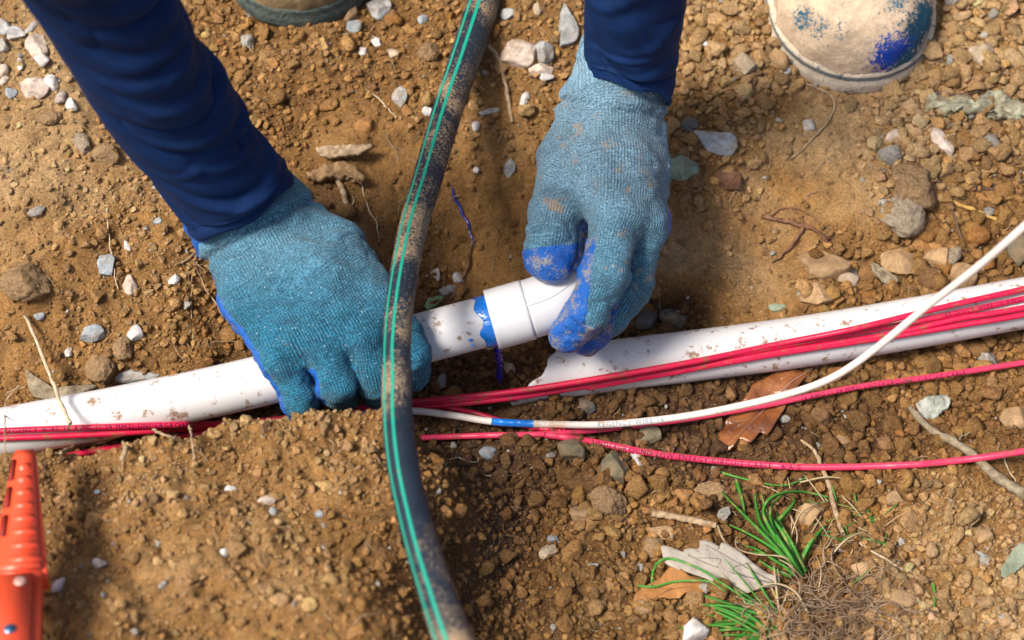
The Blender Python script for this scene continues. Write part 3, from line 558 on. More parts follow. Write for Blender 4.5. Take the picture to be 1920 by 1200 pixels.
# ------------------------------------------------------------------ signed distance bodies
def surface_nets(Fd, org, h):
    s = Fd < 0; c = [(0,0,0),(1,0,0),(0,1,0),(1,1,0),(0,0,1),(1,0,1),(0,1,1),(1,1,1)]
    sh = tuple(n - 1 for n in Fd.shape); cnt = np.zeros(sh, np.int8)
    for a, b, d in c: cnt += s[a:a + sh[0], b:b + sh[1], d:d + sh[2]]
    act = (cnt > 0) & (cnt < 8); idx = np.argwhere(act); ID = -np.ones(sh, np.int64); ID[act] = np.arange(len(idx))
    val = [Fd[idx[:, 0] + a, idx[:, 1] + b, idx[:, 2] + d] for a, b, d in c]; P = np.zeros((len(idx), 3)); k = np.zeros(len(idx))
    for i in range(8):
        for j in range(i + 1, 8):
            if sum(x != y for x, y in zip(c[i], c[j])) != 1: continue
            cr = (val[i] < 0) != (val[j] < 0); den = np.where(cr, val[i] - val[j], 1); t = np.where(cr, val[i] / den, 0)
            P += cr[:, None] * (np.array(c[i]) + t[:, None] * (np.array(c[j]) - np.array(c[i]))); k += cr
    V = (idx + P / k[:, None]) * h + org; Q = []
    for ax in range(3):
        lo = [slice(None)] * 3; hi = [slice(None)] * 3; lo[ax] = slice(0, -1); hi[ax] = slice(1, None)
        cr = s[tuple(lo)] != s[tuple(hi)]; e = np.argwhere(cr); b, d = [(1, 2), (2, 0), (0, 1)][ax]
        e = e[(e[:, b] > 0) & (e[:, d] > 0) & (e[:, b] < Fd.shape[b] - 1) & (e[:, d] < Fd.shape[d] - 1)]
        def cell(ob, od):
            q = e.copy(); q[:, b] -= ob; q[:, d] -= od; return ID[q[:, 0], q[:, 1], q[:, 2]]
        q = np.stack([cell(1, 1), cell(0, 1), cell(0, 0), cell(1, 0)], 1); f = s[e[:, 0], e[:, 1], e[:, 2]]
        q[~f] = q[~f][:, ::-1]; Q.append(q)
    return V, np.vstack(Q)
def seg_d(P, a, b, ra, rb):
    ab = b - a; w = P - a; t = np.clip((w @ ab) / max(ab @ ab, 1e-12), 0, 1)
    return np.linalg.norm(w - t[..., None] * ab, axis=-1) - (ra + (rb - ra) * t)
def smin(a, b, k):
    h = np.clip(.5 + .5 * (b - a) / k, 0, 1); return b + (a - b) * h - k * h * (1 - h)
def sdf_mesh(fn, lo, hi, h):
    g = [np.arange(l, u_, h) for l, u_ in zip(lo, hi)]; X = np.stack(np.meshgrid(*g, indexing='ij'), -1).reshape(-1, 3); D = np.empty(len(X), np.float32)
    for s in range(0, len(X), 400000): D[s:s + 400000] = fn(X[s:s + 400000])
    return surface_nets(D.reshape([len(a) for a in g]), np.array(lo), h)
def smooth_mesh(V, F, it=2, lam=.5):
    E = np.vstack([F[:, [0, 1]], F[:, [1, 2]], F[:, [2, 3]], F[:, [3, 0]]]) if F.shape[1] == 4 else None
    for _ in range(it):
        A = np.zeros_like(V); n = np.zeros(len(V))
        for a in range(3): A[:, a] = np.bincount(E[:, 0], V[E[:, 1], a], len(V)) + np.bincount(E[:, 1], V[E[:, 0], a], len(V))
        n = np.bincount(E[:, 0], minlength=len(V)) + np.bincount(E[:, 1], minlength=len(V)); V = V + lam * (A / n[:, None] - V)
    return V
def grad(fn, V, e=.0008):
    g = np.stack([fn(V + np.eye(3)[a] * e) - fn(V - np.eye(3)[a] * e) for a in range(3)], 1); return unit(g)
def J(px, py, z, r): return (at(px, py, z), r)

class Hand:
    """chains: lists of (point, radius); the first list is the palm (a list of chains), then each finger from its knuckle on"""
    def __init__(s, palm, fingers, cuff, dorsal, kf=.0055, groove=.001): s.groove = groove; s.palm, s.fingers, s.cuff, s.dorsal, s.kf = palm, fingers, cuff, dorsal, kf
    def __call__(s, P):
        pd = None
        for ch in s.palm:
            for (a, ra), (b, rb) in zip(ch[:-1], ch[1:]):
                d = seg_d(P, a, b, ra, rb); pd = d if pd is None else smin(pd, d, .014)
        cd_ = None
        for (a, ra), (b, rb) in zip(s.cuff[:-1], s.cuff[1:]):
            d = seg_d(P, a, b, ra, rb); cd_ = d if cd_ is None else np.minimum(cd_, d)
        pd = smin(pd, cd_, .016); out = pd
        for f in s.fingers:
            fd = None
            for (a, ra), (b, rb) in zip(f[:-1], f[1:]):
                d = seg_d(P, a, b, ra, rb); fd = d if fd is None else smin(fd, d, .004)
            out = np.minimum(out, smin(pd, fd, s.kf))
        (a, _), (b, _) = s.cuff[0], s.cuff[-1]; ax = unit(b - a); al = (P - b) @ ax
        out = out + .0028 * np.exp(-((al - s.groove) / .0030) ** 2) - .0009 * np.exp(-((al - s.groove + .006) / .004) ** 2)
        # loose knit: shallow folds
        w = .0009 * fbm_fast(P * 38) ; return out + w
def fbm_fast(P): return (np.sin(P[..., 0] * 1.7 + 1.3 * np.sin(P[..., 1] * 1.1)) * np.sin(P[..., 1] * 1.9 + P[..., 2]) + .5 * np.sin(P[..., 2] * 3.1 + P[..., 0] * 2.3))

def knit_coords(hand, V):
    """lateral (rib) and lengthwise coordinates that follow the bones, so that the knitting runs down each finger"""
    bones = []
    for ch in hand.palm: bones += [(a, b, 0, ch) for a, b in zip(ch[:-1], ch[1:])]
    for f in hand.fingers: bones += [(a, b, 1, f) for a, b in zip(f[:-1], f[1:])]
    lat = unit(hand.palm[-1][-1][0] - hand.palm[0][-1][0]); o = hand.palm[0][0][0]
    U = np.zeros(len(V)); L = np.zeros(len(V)); Wt = np.zeros(len(V))
    for (a, ra), (b, rb), kind, ch in bones:
        ax = unit(b - a); w = V - a; t = np.clip((w @ ax) / np.linalg.norm(b - a), 0, 1); c = a + t[:, None] * (b - a); q = V - c
        q = q - (q @ ax)[:, None] * ax; lt = unit(lat - (lat @ ax) * ax); dn = np.cross(lt, ax); dn = dn * np.sign(dn @ (hand.dorsal - UP * .7))
        th = np.arctan2(q @ lt, q @ dn); u0 = (ch[0][0] - o) @ lat if kind else None
        base = (c - o) @ lat if not kind else (ch[0][0] - o) @ lat
        r = ra + (rb - ra) * t; u_ = base + th * r * 1.0
        run = 0
        for (x, _), (y, _) in zip(ch[:-1], ch[1:]):
            if x is a: break
            run += np.linalg.norm(y - x)
        l_ = run + t * np.linalg.norm(b - a) + (.09 if kind else 0)
        d = np.linalg.norm(V - c, axis=1) - r; wt = np.exp(-np.clip(d, 0, 1) / .0025) * (np.linalg.norm(q, axis=1) / np.maximum(np.linalg.norm(V - c, axis=1), 1e-9)) ** 6 + 1e-9
        U += wt * u_; L += wt * l_; Wt += wt
    return U / Wt, L / Wt

def m_knit(name, base, grey, dirt):
    m = N(name); ku, kv, wr = m.attr('rib'), m.attr('row'), m.attr('wrist')
    wob = m.math('MULTIPLY', m.noise(160, 2, .5), .0009)
    a = m.math('MULTIPLY', m.math('ADD', ku, wob), 2 * math.pi / .0021); rib0 = m.math('MULTIPLY_ADD', m.math('SINE', a), .5, .5); wear = m.ramp(m.noise(38, 4, .6), (.40, .25), (.62, 1.)); rib = m.math('ADD', m.math('MULTIPLY', rib0, wear), m.math('MULTIPLY', m.math('SUBTRACT', 1., wear), .6))
    b = m.math('SINE', m.math('MULTIPLY_ADD', kv, 2 * math.pi / .0019, m.math('MULTIPLY', rib, 2.2))); st = m.math('MULTIPLY_ADD', b, .5, .5)
    h = m.math('ADD', m.math('MULTIPLY', m.math('POWER', rib, .6), .75), m.math('MULTIPLY', st, .35))
    fz = m.noise(1500, 3, .8); big = m.noise(45, 4, .6)
    col = m.mix(wr, base, grey)
    col = m.mix(1., col, m.math('MULTIPLY_ADD', big, .9, .55), 'MULTIPLY')
    dk = m.math('MULTIPLY_ADD', m.math('POWER', rib, .7), m.math('MULTIPLY_ADD', wr, -.45, .72), m.math('MULTIPLY_ADD', wr, .45, .34))
    col = m.mix(1., col, dk, 'MULTIPLY'); col = m.mix(1., col, m.math('MULTIPLY_ADD', st, .35, .80), 'MULTIPLY')
    hea = m.ramp(m.noise(750, 4, .75), (.38, .45), (.62, 1.45)); col = m.mix(1., col, hea, 'MULTIPLY')
    fl = m.ramp(m.noise(620, 2, .5), (.68, 0.), (.72, 1.)); col = m.mix(m.math('MULTIPLY', fl, .6), col, (.45, .58, .66))
    dt = m.ramp(m.noise(52, 6, .78), (dirt, 0.), (dirt + .06, 1.)); col = m.mix(m.math('MULTIPLY', dt, .65), col, (.33, .22, .12))
    sm = m.ramp(m.noise(24, 3, .6), (.56, 0.), (.72, 1.)); col = m.mix(m.math('MULTIPLY', sm, .4), col, (.02, .05, .07))
    nb = m.bump(h, .0008, .9); nb = m.bump(fz, .0006, .7, nb)
    m.put(m.b.inputs['Sheen Weight'], .12); m.put(m.b.inputs['Sheen Roughness'], .5)
    return m.out(col, .92, nb, .1)
def m_rubber(dirt):
    m = N('blue_rubber'); c = m.mix(m.noise(60, 3), (.003, .075, .40), (.005, .145, .54))
    d = m.math('ADD', m.math('MULTIPLY', m.noise(620, 5, .8), .55), m.math('MULTIPLY', m.noise(90, 3, .6), .45)); d = m.ramp(d, (dirt, 0.), (dirt + .04, 1.)); c = m.mix(m.math('MULTIPLY', d, .85), c, m.mix(m.noise(200, 2), (.30, .17, .07), (.35, .42, .40)))
    b = m.bump(m.noise(330, 5, .75), .0022, .9); return m.out(c, .38, b, .5)
def build_glove(hand, lo, hi, knit, rubber, mask, parent, lab, h=.0014, wrist=None):
    V, F = sdf_mesh(hand, lo, hi, h); V = smooth_mesh(V, F, 2, .4); nrm = grad(hand, V); U, L = knit_coords(hand, V)
    V = V + nrm * (.0046 * np.abs(fbm(V * np.array([34, 66, 50.]), 3, 12)) - .0011 + .0004 * fbm(V * 220, 2, 13))[:, None]; nrm = unit(nrm + .0)
    g = mesh('glove', V, F, knit, parent, origin=hand.palm[0][0][0], attrs={'rib': U, 'row': L, 'wrist': wrist(V)}); g['label'] = lab
    m_ = mask(V, nrm) + .10 * fbm(V * 130, 3, 5) ; keep = (m_[F] > -.12).any(1); FF = F[keep]; used = np.unique(FF); mp = -np.ones(len(V), int); mp[used] = np.arange(len(used))
    off = (np.clip(m_ * 9, -.8, 1) * .0009 + .0003 * fbm(V * 260, 3, 8) * (m_ > 0))[:, None]
    mesh('rubber_coating', (V + nrm * off)[used], mp[FF], rubber, g)
    return g
TOCAM = -VD
person = empty('person', at(1000, -600, .06), 'person in a navy long-sleeved shirt, blue gloves and muddy boots crouching over the trench', 'person')
# --- glove on the left of the picture (back of the hand up, fingers round the pipe)
zc = .125
palmL = [[J(414,430,.112,.0165),J(470,560,.108,.0175),J(532,672,.102,.0150)],
         [J(448,408,.122,.0170),J(530,540,.122,.0180),J(606,652,.108,.0150)],
         [J(486,388,.124,.0170),J(590,520,.128,.0185),J(680,618,.114,.0155)],
         [J(520,370,.118,.0165),J(630,478,.120,.0185),J(722,575,.114,.0155)]]
fingL = [[J(532,672,.102,.0148),J(562,745,.082,.0122),J(569,764,.052,.0110),J(556,730,.032,.0108)],
         [J(606,652,.108,.0148),J(632,722,.096,.0126),J(640,744,.058,.0114),J(628,700,.034,.0108)],
         [J(680,618,.114,.0150),J(703,712,.088,.0128),J(707,732,.052,.0114),J(690,690,.034,.0108)],
         [J(728,580,.112,.0150),J(768,660,.094,.0134),J(772,702,.064,.0118),J(750,670,.036,.0105)],
         [J(560,470,.100,.0170),J(650,505,.092,.0155),J(718,560,.076,.0130),J(740,585,.050,.0115)]]
cuffL = [J(440,372,.130,.0375),J(462,406,.122,.0368),J(478,436,.118,.0300)]
HL = Hand(palmL, fingL, cuffL, TOCAM, kf=.0030)
def maskL(V, nr):
    q = P1[np.argmin(((V[:, None, :] - P1[None, ::6]) ** 2).sum(2), 1) * 6]; d = unit(q - V) + np.array([-.55, 0, -.1])
    x, y = project(V); m = (nr * unit(d)).sum(1) - .08 + .50 * np.clip(-(nr @ RT) - .25, 0, 1) * (x < 600) * sstep(y, 545, 610)
    return m - sstep(y, 560, 480) * .9 * (x > 372) + sstep(y, 462, 450) * sstep(y, 422, 432) * sstep(x, 405, 385) * 1.1
def pts_box(h, pad=.012):
    A = np.array([p for ch in h.palm + h.fingers + [h.cuff] for p, r in ch]); R = np.array([r for ch in h.palm + h.fingers + [h.cuff] for p, r in ch])[:, None]; return (A - R).min(0) - pad, (A + R).max(0) + pad
lo, hi = pts_box(HL)
gl = build_glove(HL, lo, hi, m_knit('blue_knit', (.028, .165, .27), (.09, .215, .30), .66), m_rubber(.58), maskL, person, 'blue knit glove with blue rubber palm wrapped round the pipe, under the black conduit', wrist=lambda V: sstep(project(V)[1], 640, 420))
# --- glove on the right (thumb at left, fingers pinching the elbow fitting)
palmR = [[J(1092,205,.125,.0165),J(1070,300,.120,.0185),J(1050,375,.122,.0180)],
         [J(1125,205,.132,.0170),J(1125,310,.134,.0190),J(1150,410,.132,.0165)],
         [J(1165,208,.130,.0170),J(1175,320,.130,.0185),J(1205,415,.118,.0160)],
         [J(1200,212,.120,.0165),J(1203,320,.112,.0175),J(1215,420,.092,.0150)]]
fingR = [[J(1058,330,.121,.0180),J(1040,400,.120,.0178),J(1033,450,.120,.0165),J(1029,489,.116,.0152)],
         [J(1156,405,.130,.0172),J(1138,505,.128,.0152),J(1104,580,.110,.0140),J(1067,624,.088,.0128)],
         [J(1210,415,.116,.0152),J(1191,520,.098,.0132),J(1143,598,.076,.0124),J(1098,634,.058,.0112)],
         [J(1214,418,.090,.0145),J(1180,495,.068,.0130),J(1120,545,.056,.0120),J(1088,560,.052,.0110)],
         [J(1208,410,.070,.0140),J(1152,428,.060,.0130),J(1102,450,.056,.0130),J(1086,492,.052,.0118)]]
cuffR = [J(1164,122,.146,.0318),J(1158,160,.138,.0325),J(1152,195,.130,.0310)]
HR = Hand(palmR, fingR, cuffR, TOCAM, kf=.006, groove=.004)
PIN = at(1062, 560, .07)
def maskR(V, nr):
    x, y = project(V); d = unit(PIN - V); m = (nr * d).sum(1) - .52
    dist = []
    for f in fingR:
        fd = None
        for (a, ra), (b, rb) in zip(f[:-1], f[1:]):
            q = seg_d(V, a, b, ra, rb); fd = q if fd is None else np.minimum(fd, q)
        dist.append(fd)
    who = np.argmin(np.stack(dist), 0); far = np.min(np.stack(dist), 0) > .004
    th = sstep(y + .12 * (x - 1030), 450, 474); ix = np.maximum(sstep(1114 - (y - 500) * .13 - x, -4, 10) * sstep(y, 436, 456), sstep(y - (x - 1105) * .35, 602, 622))
    mid = sstep(1172 - (y - 530) * .25 - x, -4, 8) * sstep(y, 520, 540)
    t = np.where(who == 0, th, np.where(who == 1, ix, np.where(who == 2, mid, 1.))); t = np.where(far & (y < 470) & (who != 0), t * .0, t)
    return np.maximum(m - sstep(y, 430, 330) * 1.2, (t - .5) * 1.2)
lo, hi = pts_box(HR)
gr_ = build_glove(HR, lo, hi, m_knit('grey_blue_knit', (.085, .235, .34), (.145, .25, .33), .57), m_rubber(.51), maskR, person, 'grey-blue knit glove with dirty blue fingertips pinching the white elbow', wrist=lambda V: sstep(project(V)[1], 560, 300))

# ------------------------------------------------------------------ sleeves
def m_cloth():
    m = N('navy_jersey'); n = m.noise(60, 3); c = m.mix(n, (.0013, .012, .050), (.0028, .025, .108))
    w = m.n('ShaderNodeTexNoise'); w.inputs['Scale'].default_value = 1400; m.put(w.inputs['Vector'], m.obj())
    c = m.mix(1., c, m.math('MULTIPLY_ADD', m.noise(1200, 2, .6), .5, .75), 'MULTIPLY')
    return m.out(c, .78, m.bump(w.outputs[0], .0005, .5), .2)
M_CLOTH = m_cloth(); M_THREAD = m_plain('navy_thread', (.004, .03, .13), .8, .2)
def sleeve(path, folds, seed, lab, hem_tilt, flatten=.9, m=420, seg=260, bow=.016, slant=.3):
    D = catmull(np.array([[*at(a, b, c), pxm(at(a, b, c), d)] for a, b, c, d in path]), m); P, R = D[:, :3], D[:, 3]; m = len(P)
    T, n, u = frames(P); L = np.concatenate([[0], np.cumsum(np.linalg.norm(np.diff(P, axis=0), axis=1))]); th = np.linspace(0, 2 * math.pi, seg, endpoint=False)
    lt = np.cross(T, n); lt = lt * np.sign((lt @ RT).sum())
    s = (L[-1] - L)[:, None] * np.ones(seg)[None]; TH = np.ones((m, 1)) * th[None]
    lat = np.sin(TH); h = np.zeros_like(s)
    for (sc, ctr, ext, curve, slope, wid, amp) in folds:      # a fold: place along the arm, angle of its middle, reach, bow, slant, width, height
        dth = (TH - ctr + math.pi) % (2 * math.pi) - math.pi
        c = sc + slope * dth + curve * dth * dth; e = np.exp(-(dth / ext) ** 2 * 1.2)
        x = (s - c) / wid; h += amp * e * (np.exp(-x * x) - .75 * np.exp(-((x - 1.5) / .8) ** 2))
    q = np.stack([s.ravel() * 42, np.cos(TH).ravel() * 1.1 + seed, np.sin(TH).ravel() * 1.1], 1)
    h += .0022 * fbm(q, 3, seed).reshape(s.shape) * np.clip(s / .03, .25, 1)
    hem = np.exp(-((s - .0022) / .0018) ** 2) * .0013 - np.exp(-((s - .0165) / .0007) ** 2) * .0005
    dth = (TH - .55 + math.pi) % (2 * math.pi) - math.pi; sw = s - bow * dth * dth + .02 * dth * slant
    q2 = np.stack([sw.ravel() * 30, np.cos(TH).ravel() * .5 + seed * 3, np.sin(TH).ravel() * .5 + sw.ravel() * 3], 1)
    bil_ = np.abs(noise(q2, seed + 40)) ** .55 * .0165 + np.abs(noise(q2 * 2.1 + 5, seed + 41)) ** .8 * .0030
    h = h * .45 + bil_.reshape(s.shape) * (.18 + .82 * np.exp(-(dth / 1.15) ** 2)) * np.clip(s / .02, .15, 1) - .005
    r = R[:, None] + h + hem
    r = r * (1 + .03 * np.sin(3 * TH + seed) * np.exp(-s / .03))
    V = P[:, None] + (np.cos(TH) * r * flatten)[:, :, None] * n[:, None] + (np.sin(TH) * r)[:, :, None] * lt[:, None]
    V += (T[:, None] * (hem_tilt[0] * np.sin(TH) + hem_tilt[1] * np.cos(TH) + .0015 * np.sin(5 * TH + 1))[:, :, None]) * np.exp(-s / .05)[:, :, None]
    I = np.arange(m * seg).reshape(m, seg); J_ = np.roll(I, -1, 1); F = np.stack([I[:-1], I[1:], J_[1:], J_[:-1]], 2).reshape(-1, 4)
    # turned-in lip of the hem
    ctr = V[-1].mean(0); lip = []
    for k, (f, g) in enumerate([(.985, .0012), (.955, .0004), (.93, -.004), (.90, -.02)]):
        lip.append(ctr + (V[-1] - ctr) * f + T[-1] * g)
    VV = np.vstack([V.reshape(-1, 3)] + lip); b = m * seg; prev = I[-1]; FF = [F]
    for k in range(4):
        cur = b + k * seg + np.arange(seg); FF.append(np.stack([prev, cur, np.roll(cur, -1), np.roll(prev, -1)], 1)); prev = cur
    o = mesh('sleeve', VV, np.vstack(FF), M_CLOTH, person, origin=P[-1]); o['label'] = lab
    i = int(np.argmin(np.abs(s[:, 0] - .013))); parts, FFs, b = [], [], 0
    for j in range(0, seg - 2, 3):
        a, c = V[i, j], V[i, (j + 2) % seg]; nn = unit(np.cross(c - a, T[i])) * .00042; nn = nn * np.sign(nn @ (a - P[i])); w = T[i] * .0003
        q = [a - w, a + w, c + w, c - w]; parts += [x - nn for x in q] + [x + nn for x in q]; FFs += [[b + k for k in f] for f in ([4, 5, 6, 7], [0, 1, 5, 4], [1, 2, 6, 5], [2, 3, 7, 6], [3, 0, 4, 7])]; b += 8
    mesh('stitching', np.array(parts), FFs, M_THREAD, o, smooth=False); return o
rr = np.random.default_rng(5)
foldsL = []
for k in range(13):
    sc = .012 + k * .0215 + rr.uniform(-.005, .005)
    foldsL.append((sc, rr.uniform(.35, .9), rr.uniform(.75, 1.15), rr.uniform(.010, .024), rr.uniform(-.016, -.002), rr.uniform(.0045, .0080), rr.uniform(.0042, .0072)))
for k in range(12): foldsL.append((rr.uniform(.03, .26), rr.uniform(-.3, 1.2), rr.uniform(.3, .6), rr.uniform(.0, .03), rr.uniform(-.03, .01), rr.uniform(.003, .006), rr.uniform(.0014, .0032)))
sleeve([(-60,-420,.62,140),(20,-250,.50,138),(112,-110,.40,132),(195,5,.335,130),(298,175,.245,124),(375,285,.185,113),(421,345,.152,116),(450,386,.138,121)], foldsL, 3, 'navy shirt sleeve reaching in from the upper left, creased crosswise', (.002, .0))
foldsR = [(.022 + k * .022 + rr.uniform(-.007, .007), rr.uniform(-.5, .8), rr.uniform(.6, 1.1), rr.uniform(-.004, .012), rr.uniform(.010, .034), rr.uniform(.004, .008), rr.uniform(.0018, .0040)) for k in range(11)]
sleeve([(1170,-640,.60,104),(1178,-420,.48,104),(1182,-200,.33,101),(1182,0,.215,97.5),(1180,90,.17,93),(1180,150,.15,90),(1180,172,.146,89)], foldsR, 8, 'navy shirt sleeve coming straight down from the top edge', (.0085, .0))
# ------------------------------------------------------------------ boots
def m_boot(name, mud, base, thr, paint, band=0.):
    m = N(name); v = m.n('ShaderNodeTexCoord').outputs['Object']
    c = m.mix(m.ramp(m.noise(75, 6, .75, v), (.35, 0.), (.62, 1.)), tuple(x * .80 for x in mud), tuple(min(1, x * 1.25) for x in mud)); fr = m.ramp(m.noise(160, 6, .8, v), (thr, 0.), (thr + .04, 1.))
    def spot(p, r, k=0.):
        d = m.n('ShaderNodeVectorMath', operation='DISTANCE'); m.put(d.inputs[0], v); d.inputs[1].default_value = p
        return m.math('SUBTRACT', 1., m.math('DIVIDE', d.outputs['Value'], r), clamp=True)
    for p, r, col, t0 in paint:
        k = m.math('ADD', m.math('MULTIPLY', spot(p, r), .8), m.math('MULTIPLY', m.noise(330, 6, .9, v), 1.9)); f = m.ramp(m.math('MULTIPLY', k, .5), (t0, 0.), (t0 + .02, 1.)); c = m.mix(f, c, col)
    if band:      # rubbed dark line in the welt groove
        z = m.n('ShaderNodeSeparateXYZ'); m.put(z.inputs[0], v); k = m.math('SUBTRACT', 1., m.math('DIVIDE', m.math('ABSOLUTE', m.math('SUBTRACT', z.outputs[2], band)), .0045), clamp=True)
        k = m.ramp(m.math('MULTIPLY', m.math('ADD', k, m.noise(190, 5, .85, v)), .5), (.50, 0.), (.56, 1.)); c = m.mix(m.math('MULTIPLY', k, .8), c, base)
    c = m.mix(m.math('MULTIPLY', fr, .8), c, base); b = m.bump(m.noise(300, 5, .75, v), .0018, .8); return m.out(c, .8, b, .25)
def boot(px, py, yaw, lab, mat_u, mat_s, s=1.0, sink=0.0, z=None):
    p0 = ground_at(px, py) if z is None else at(px, py, z); p0 = p0 + np.array([0, 0, -.002 - sink]); R = rotz(yaw)       # toe tip at p0, the boot runs to local +y
    def up(P):
        a = seg_d(P, np.array([0, .0575, .022]), np.array([0, .10, .030]), .0560, .054); top = seg_d(P, np.array([0, .085, .045]), np.array([.0, .15, .07]), .048, .047)
        a = smin(a, top, .02); a = smin(a, seg_d(P, np.array([0, .14, .075]), np.array([0, .225, .115]), .044, .052), .03)
        a = smin(a, seg_d(P, np.array([0, .225, .05]), np.array([0, .24, .25]), .045, .055), .03); a = smin(a, seg_d(P, np.array([0, .15, .035]), np.array([0, .24, .04]), .036, .040), .02)
        cap = np.abs(np.linalg.norm(P - np.array([0, .118, .03]), axis=-1) - .085); a = a - .0014 * np.exp(-(cap / .003) ** 2)
        return np.maximum(np.maximum(a, .012 - P[..., 2]), P[..., 2] - .26)
    def flat(P, grow):
        Q = P.copy(); Q[..., 2] = 0; d = seg_d(Q, np.array([0, .0585, 0]), np.array([.004, .10, 0]), .0585 + grow, .057 + grow)
        d = smin(d, seg_d(Q, np.array([.004, .10, 0]), np.array([0, .25, 0]), .052 + grow, .040 + grow), .03); return d
    def sole(P):
        a = flat(P, 0.); z = P[..., 2]; w = lambda d, zz: np.maximum(d, zz)
        lo = w(a, np.maximum(z - .010, -z)); g = w(a + .0032, np.maximum(z - .0135, -z)); hi = w(a + .0015, np.maximum(z - .019, .012 - z)); return np.minimum(np.minimum(lo, g), hi) - .0012
    def world(V): return (V * s) @ R.T + p0
    if callable(mat_u):
        def hit(x, y):
            o = at(x, y, p0[2] + .13); d = unit(at(x, y, p0[2]) - o); q = o.copy()
            for _ in range(80): q = q + d * max(float(up(((q - p0) @ R / s)[None])[0]), .0002) * .8
            return tuple(q - p0)
        mat_u = mat_u(hit)
    V, F = sdf_mesh(up, (-.075, -.01, .005), (.075, .32, .275), .0026); V = smooth_mesh(V, F, 3); V = V + grad(up, V) * (.0026 * fbm(V * 60, 4, 4))[:, None]
    b = bpy.data.objects; o = mesh('boot', world(V), F, mat_u, person, origin=p0); o['label'] = lab
    V, F = sdf_mesh(sole, (-.075, -.012, -.008), (.075, .31, .04), .0022); V = smooth_mesh(V, F, 1, .4); V = V + np.array([0, 0, 1]) * (.0009 * fbm(V * 70, 3, 9))[:, None]
    mesh('sole', world(V), F, mat_s, o, origin=p0); return p0, R
MUD = (.50, .35, .22)
bpos = []
bpos.append(boot(1628, 172, .13, 'muddy pale boot toe at upper right smeared with blue glue', lambda hit: m_boot('muddy_boot', (.64, .48, .33), (.03, .09, .13), .60,
     [(hit(1705, 62), .036, (.012, .08, .13), .66), (hit(1722, 35), .026, (.012, .08, .14), .62), (hit(1665, 92), .026, (.004, .05, .36), .60), (hit(1690, 110), .024, (.012, .09, .16), .64), (hit(1522, 32), .022, (.02, .12, .19), .66), (hit(1550, 45), .022, (.02, .12, .19), .67), (hit(1580, 52), .020, (.03, .14, .22), .67), (hit(1670, 5), .020, (.03, .14, .22), .66)]),
     m_boot('muddy_sole', (.60, .50, .38), (.06, .10, .13), .565, [], .0165), 1.06))
bpos.append(boot(545, 50, -.10, 'shaded olive-brown boot toe at the top edge beside the left sleeve', m_boot('shaded_boot', (.24, .165, .085), (.04, .06, .05), .66, []),
     m_boot('shaded_sole', (.085, .10, .085), (.03, .05, .055), .50, []), .96))  # shade on this boot is put into its darker mud and sole colours

# ------------------------------------------------------------------ the rest of the person: trousers, trunk, arms and head, all above and behind the picture
SK = (.36, .2, .13)
def body():
    a1, a2 = at(-60, -420, .62), at(1170, -640, .60); b1 = bpos[0][0] + np.array([-.0, .24, .24]); b2 = bpos[1][0] + np.array([0, .24, .24])
    hip = np.array([.02, 1.10, .40]); ch = np.array([.0, .80, .80]); nk = np.array([.0, .66, .98]); hd = np.array([0, .60, 1.10])
    sh1, sh2 = np.array([-.24, .72, .92]), np.array([.24, .72, .92]); k1 = (b1 + b2 * 0) * 0 + b1 + np.array([.10, -.02, .24]); k2 = b2 + np.array([-.10, -.02, .24])
    def f(P):
        d = smin(seg_d(P, hip, ch, .15, .15), seg_d(P, sh1, sh2, .085, .085), .08); d = smin(d, seg_d(P, ch, nk, .12, .065), .05)
        d = smin(d, seg_d(P, nk, hd, .06, .065), .03); d = smin(d, seg_d(P, hd, hd + np.array([0, -.02, .10]), .085, .095), .03)
        for s_, e in ((sh1, a1), (sh2, a2)): d = smin(d, seg_d(P, s_, e, .062, .045), .04)
        for k, b_, hx in ((k1, b1, .10), (k2, b2, -.10)): d = smin(d, seg_d(P, hip + np.array([hx, 0, 0]), k, .10, .075), .05); d = smin(d, seg_d(P, k, b_, .072, .062), .03)
        return d
    lo = np.array([-.75, .30, .12]); hi = np.array([.75, 1.35, 1.40]); V, F = sdf_mesh(f, lo, hi, .014); V = smooth_mesh(V, F, 1)
    mesh('body', V, F, M_CLOTH, person, origin=hip)
body()

# ------------------------------------------------------------------ orange tool handle at the lower left, close to the lens
M_OR = m_plain('orange_plastic', (.88, .09, .035), .35, .5, .06, 60, dirt=.4, dcol=(.5, .3, .2), dsc=120, dth=.70)
def rbox(lo, hi, r=.002, seg=3):
    bm = bmesh.new(); bmesh.ops.create_cube(bm, size=1); lo, hi = np.array(lo), np.array(hi)
    for v in bm.verts: v.co = Vector((lo + hi) / 2 + (hi - lo) * np.array(v.co[:]))
    bmesh.ops.bevel(bm, geom=bm.edges[:] , offset=r, segments=seg, affect='EDGES'); V = np.array([v.co[:] for v in bm.verts]); F = [[v.index for v in f.verts] for f in bm.faces]; bm.free(); return V, F
tA, tB = at(47, 846, .150), at(28, 1215, .205); ty = unit(tB - tA); tz = unit(np.array([.12, 0, 1.]) - ty * ty[2]); tx = unit(np.cross(ty, tz)); tx = tx if tx[0] > 0 else -tx; TL = np.linalg.norm(tB - tA)
def tw(V): V = np.asarray(V); return tA + V[:, :1] * tx + V[:, 1:2] * ty + V[:, 2:3] * tz
tool = empty('hand_tool', tA, 'bright orange plastic tool handle at the lower left corner, out of focus', 'hand tool')
def taper(V, k0, k1, y1):
    V = V.copy(); t = np.clip(V[:, 1] / y1, 0, 1); V[:, 0] *= k0 + (k1 - k0) * t; V[:, 2] *= (k0 + (k1 - k0) * t) ** .7; return V
V, F = rbox((-.0100, 0, -.012), (.0100, .105, .004), .0022, 4)
bm = bmesh.new(); vs = [bm.verts.new(v) for v in V]; [bm.faces.new([vs[i] for i in f]) for f in F]
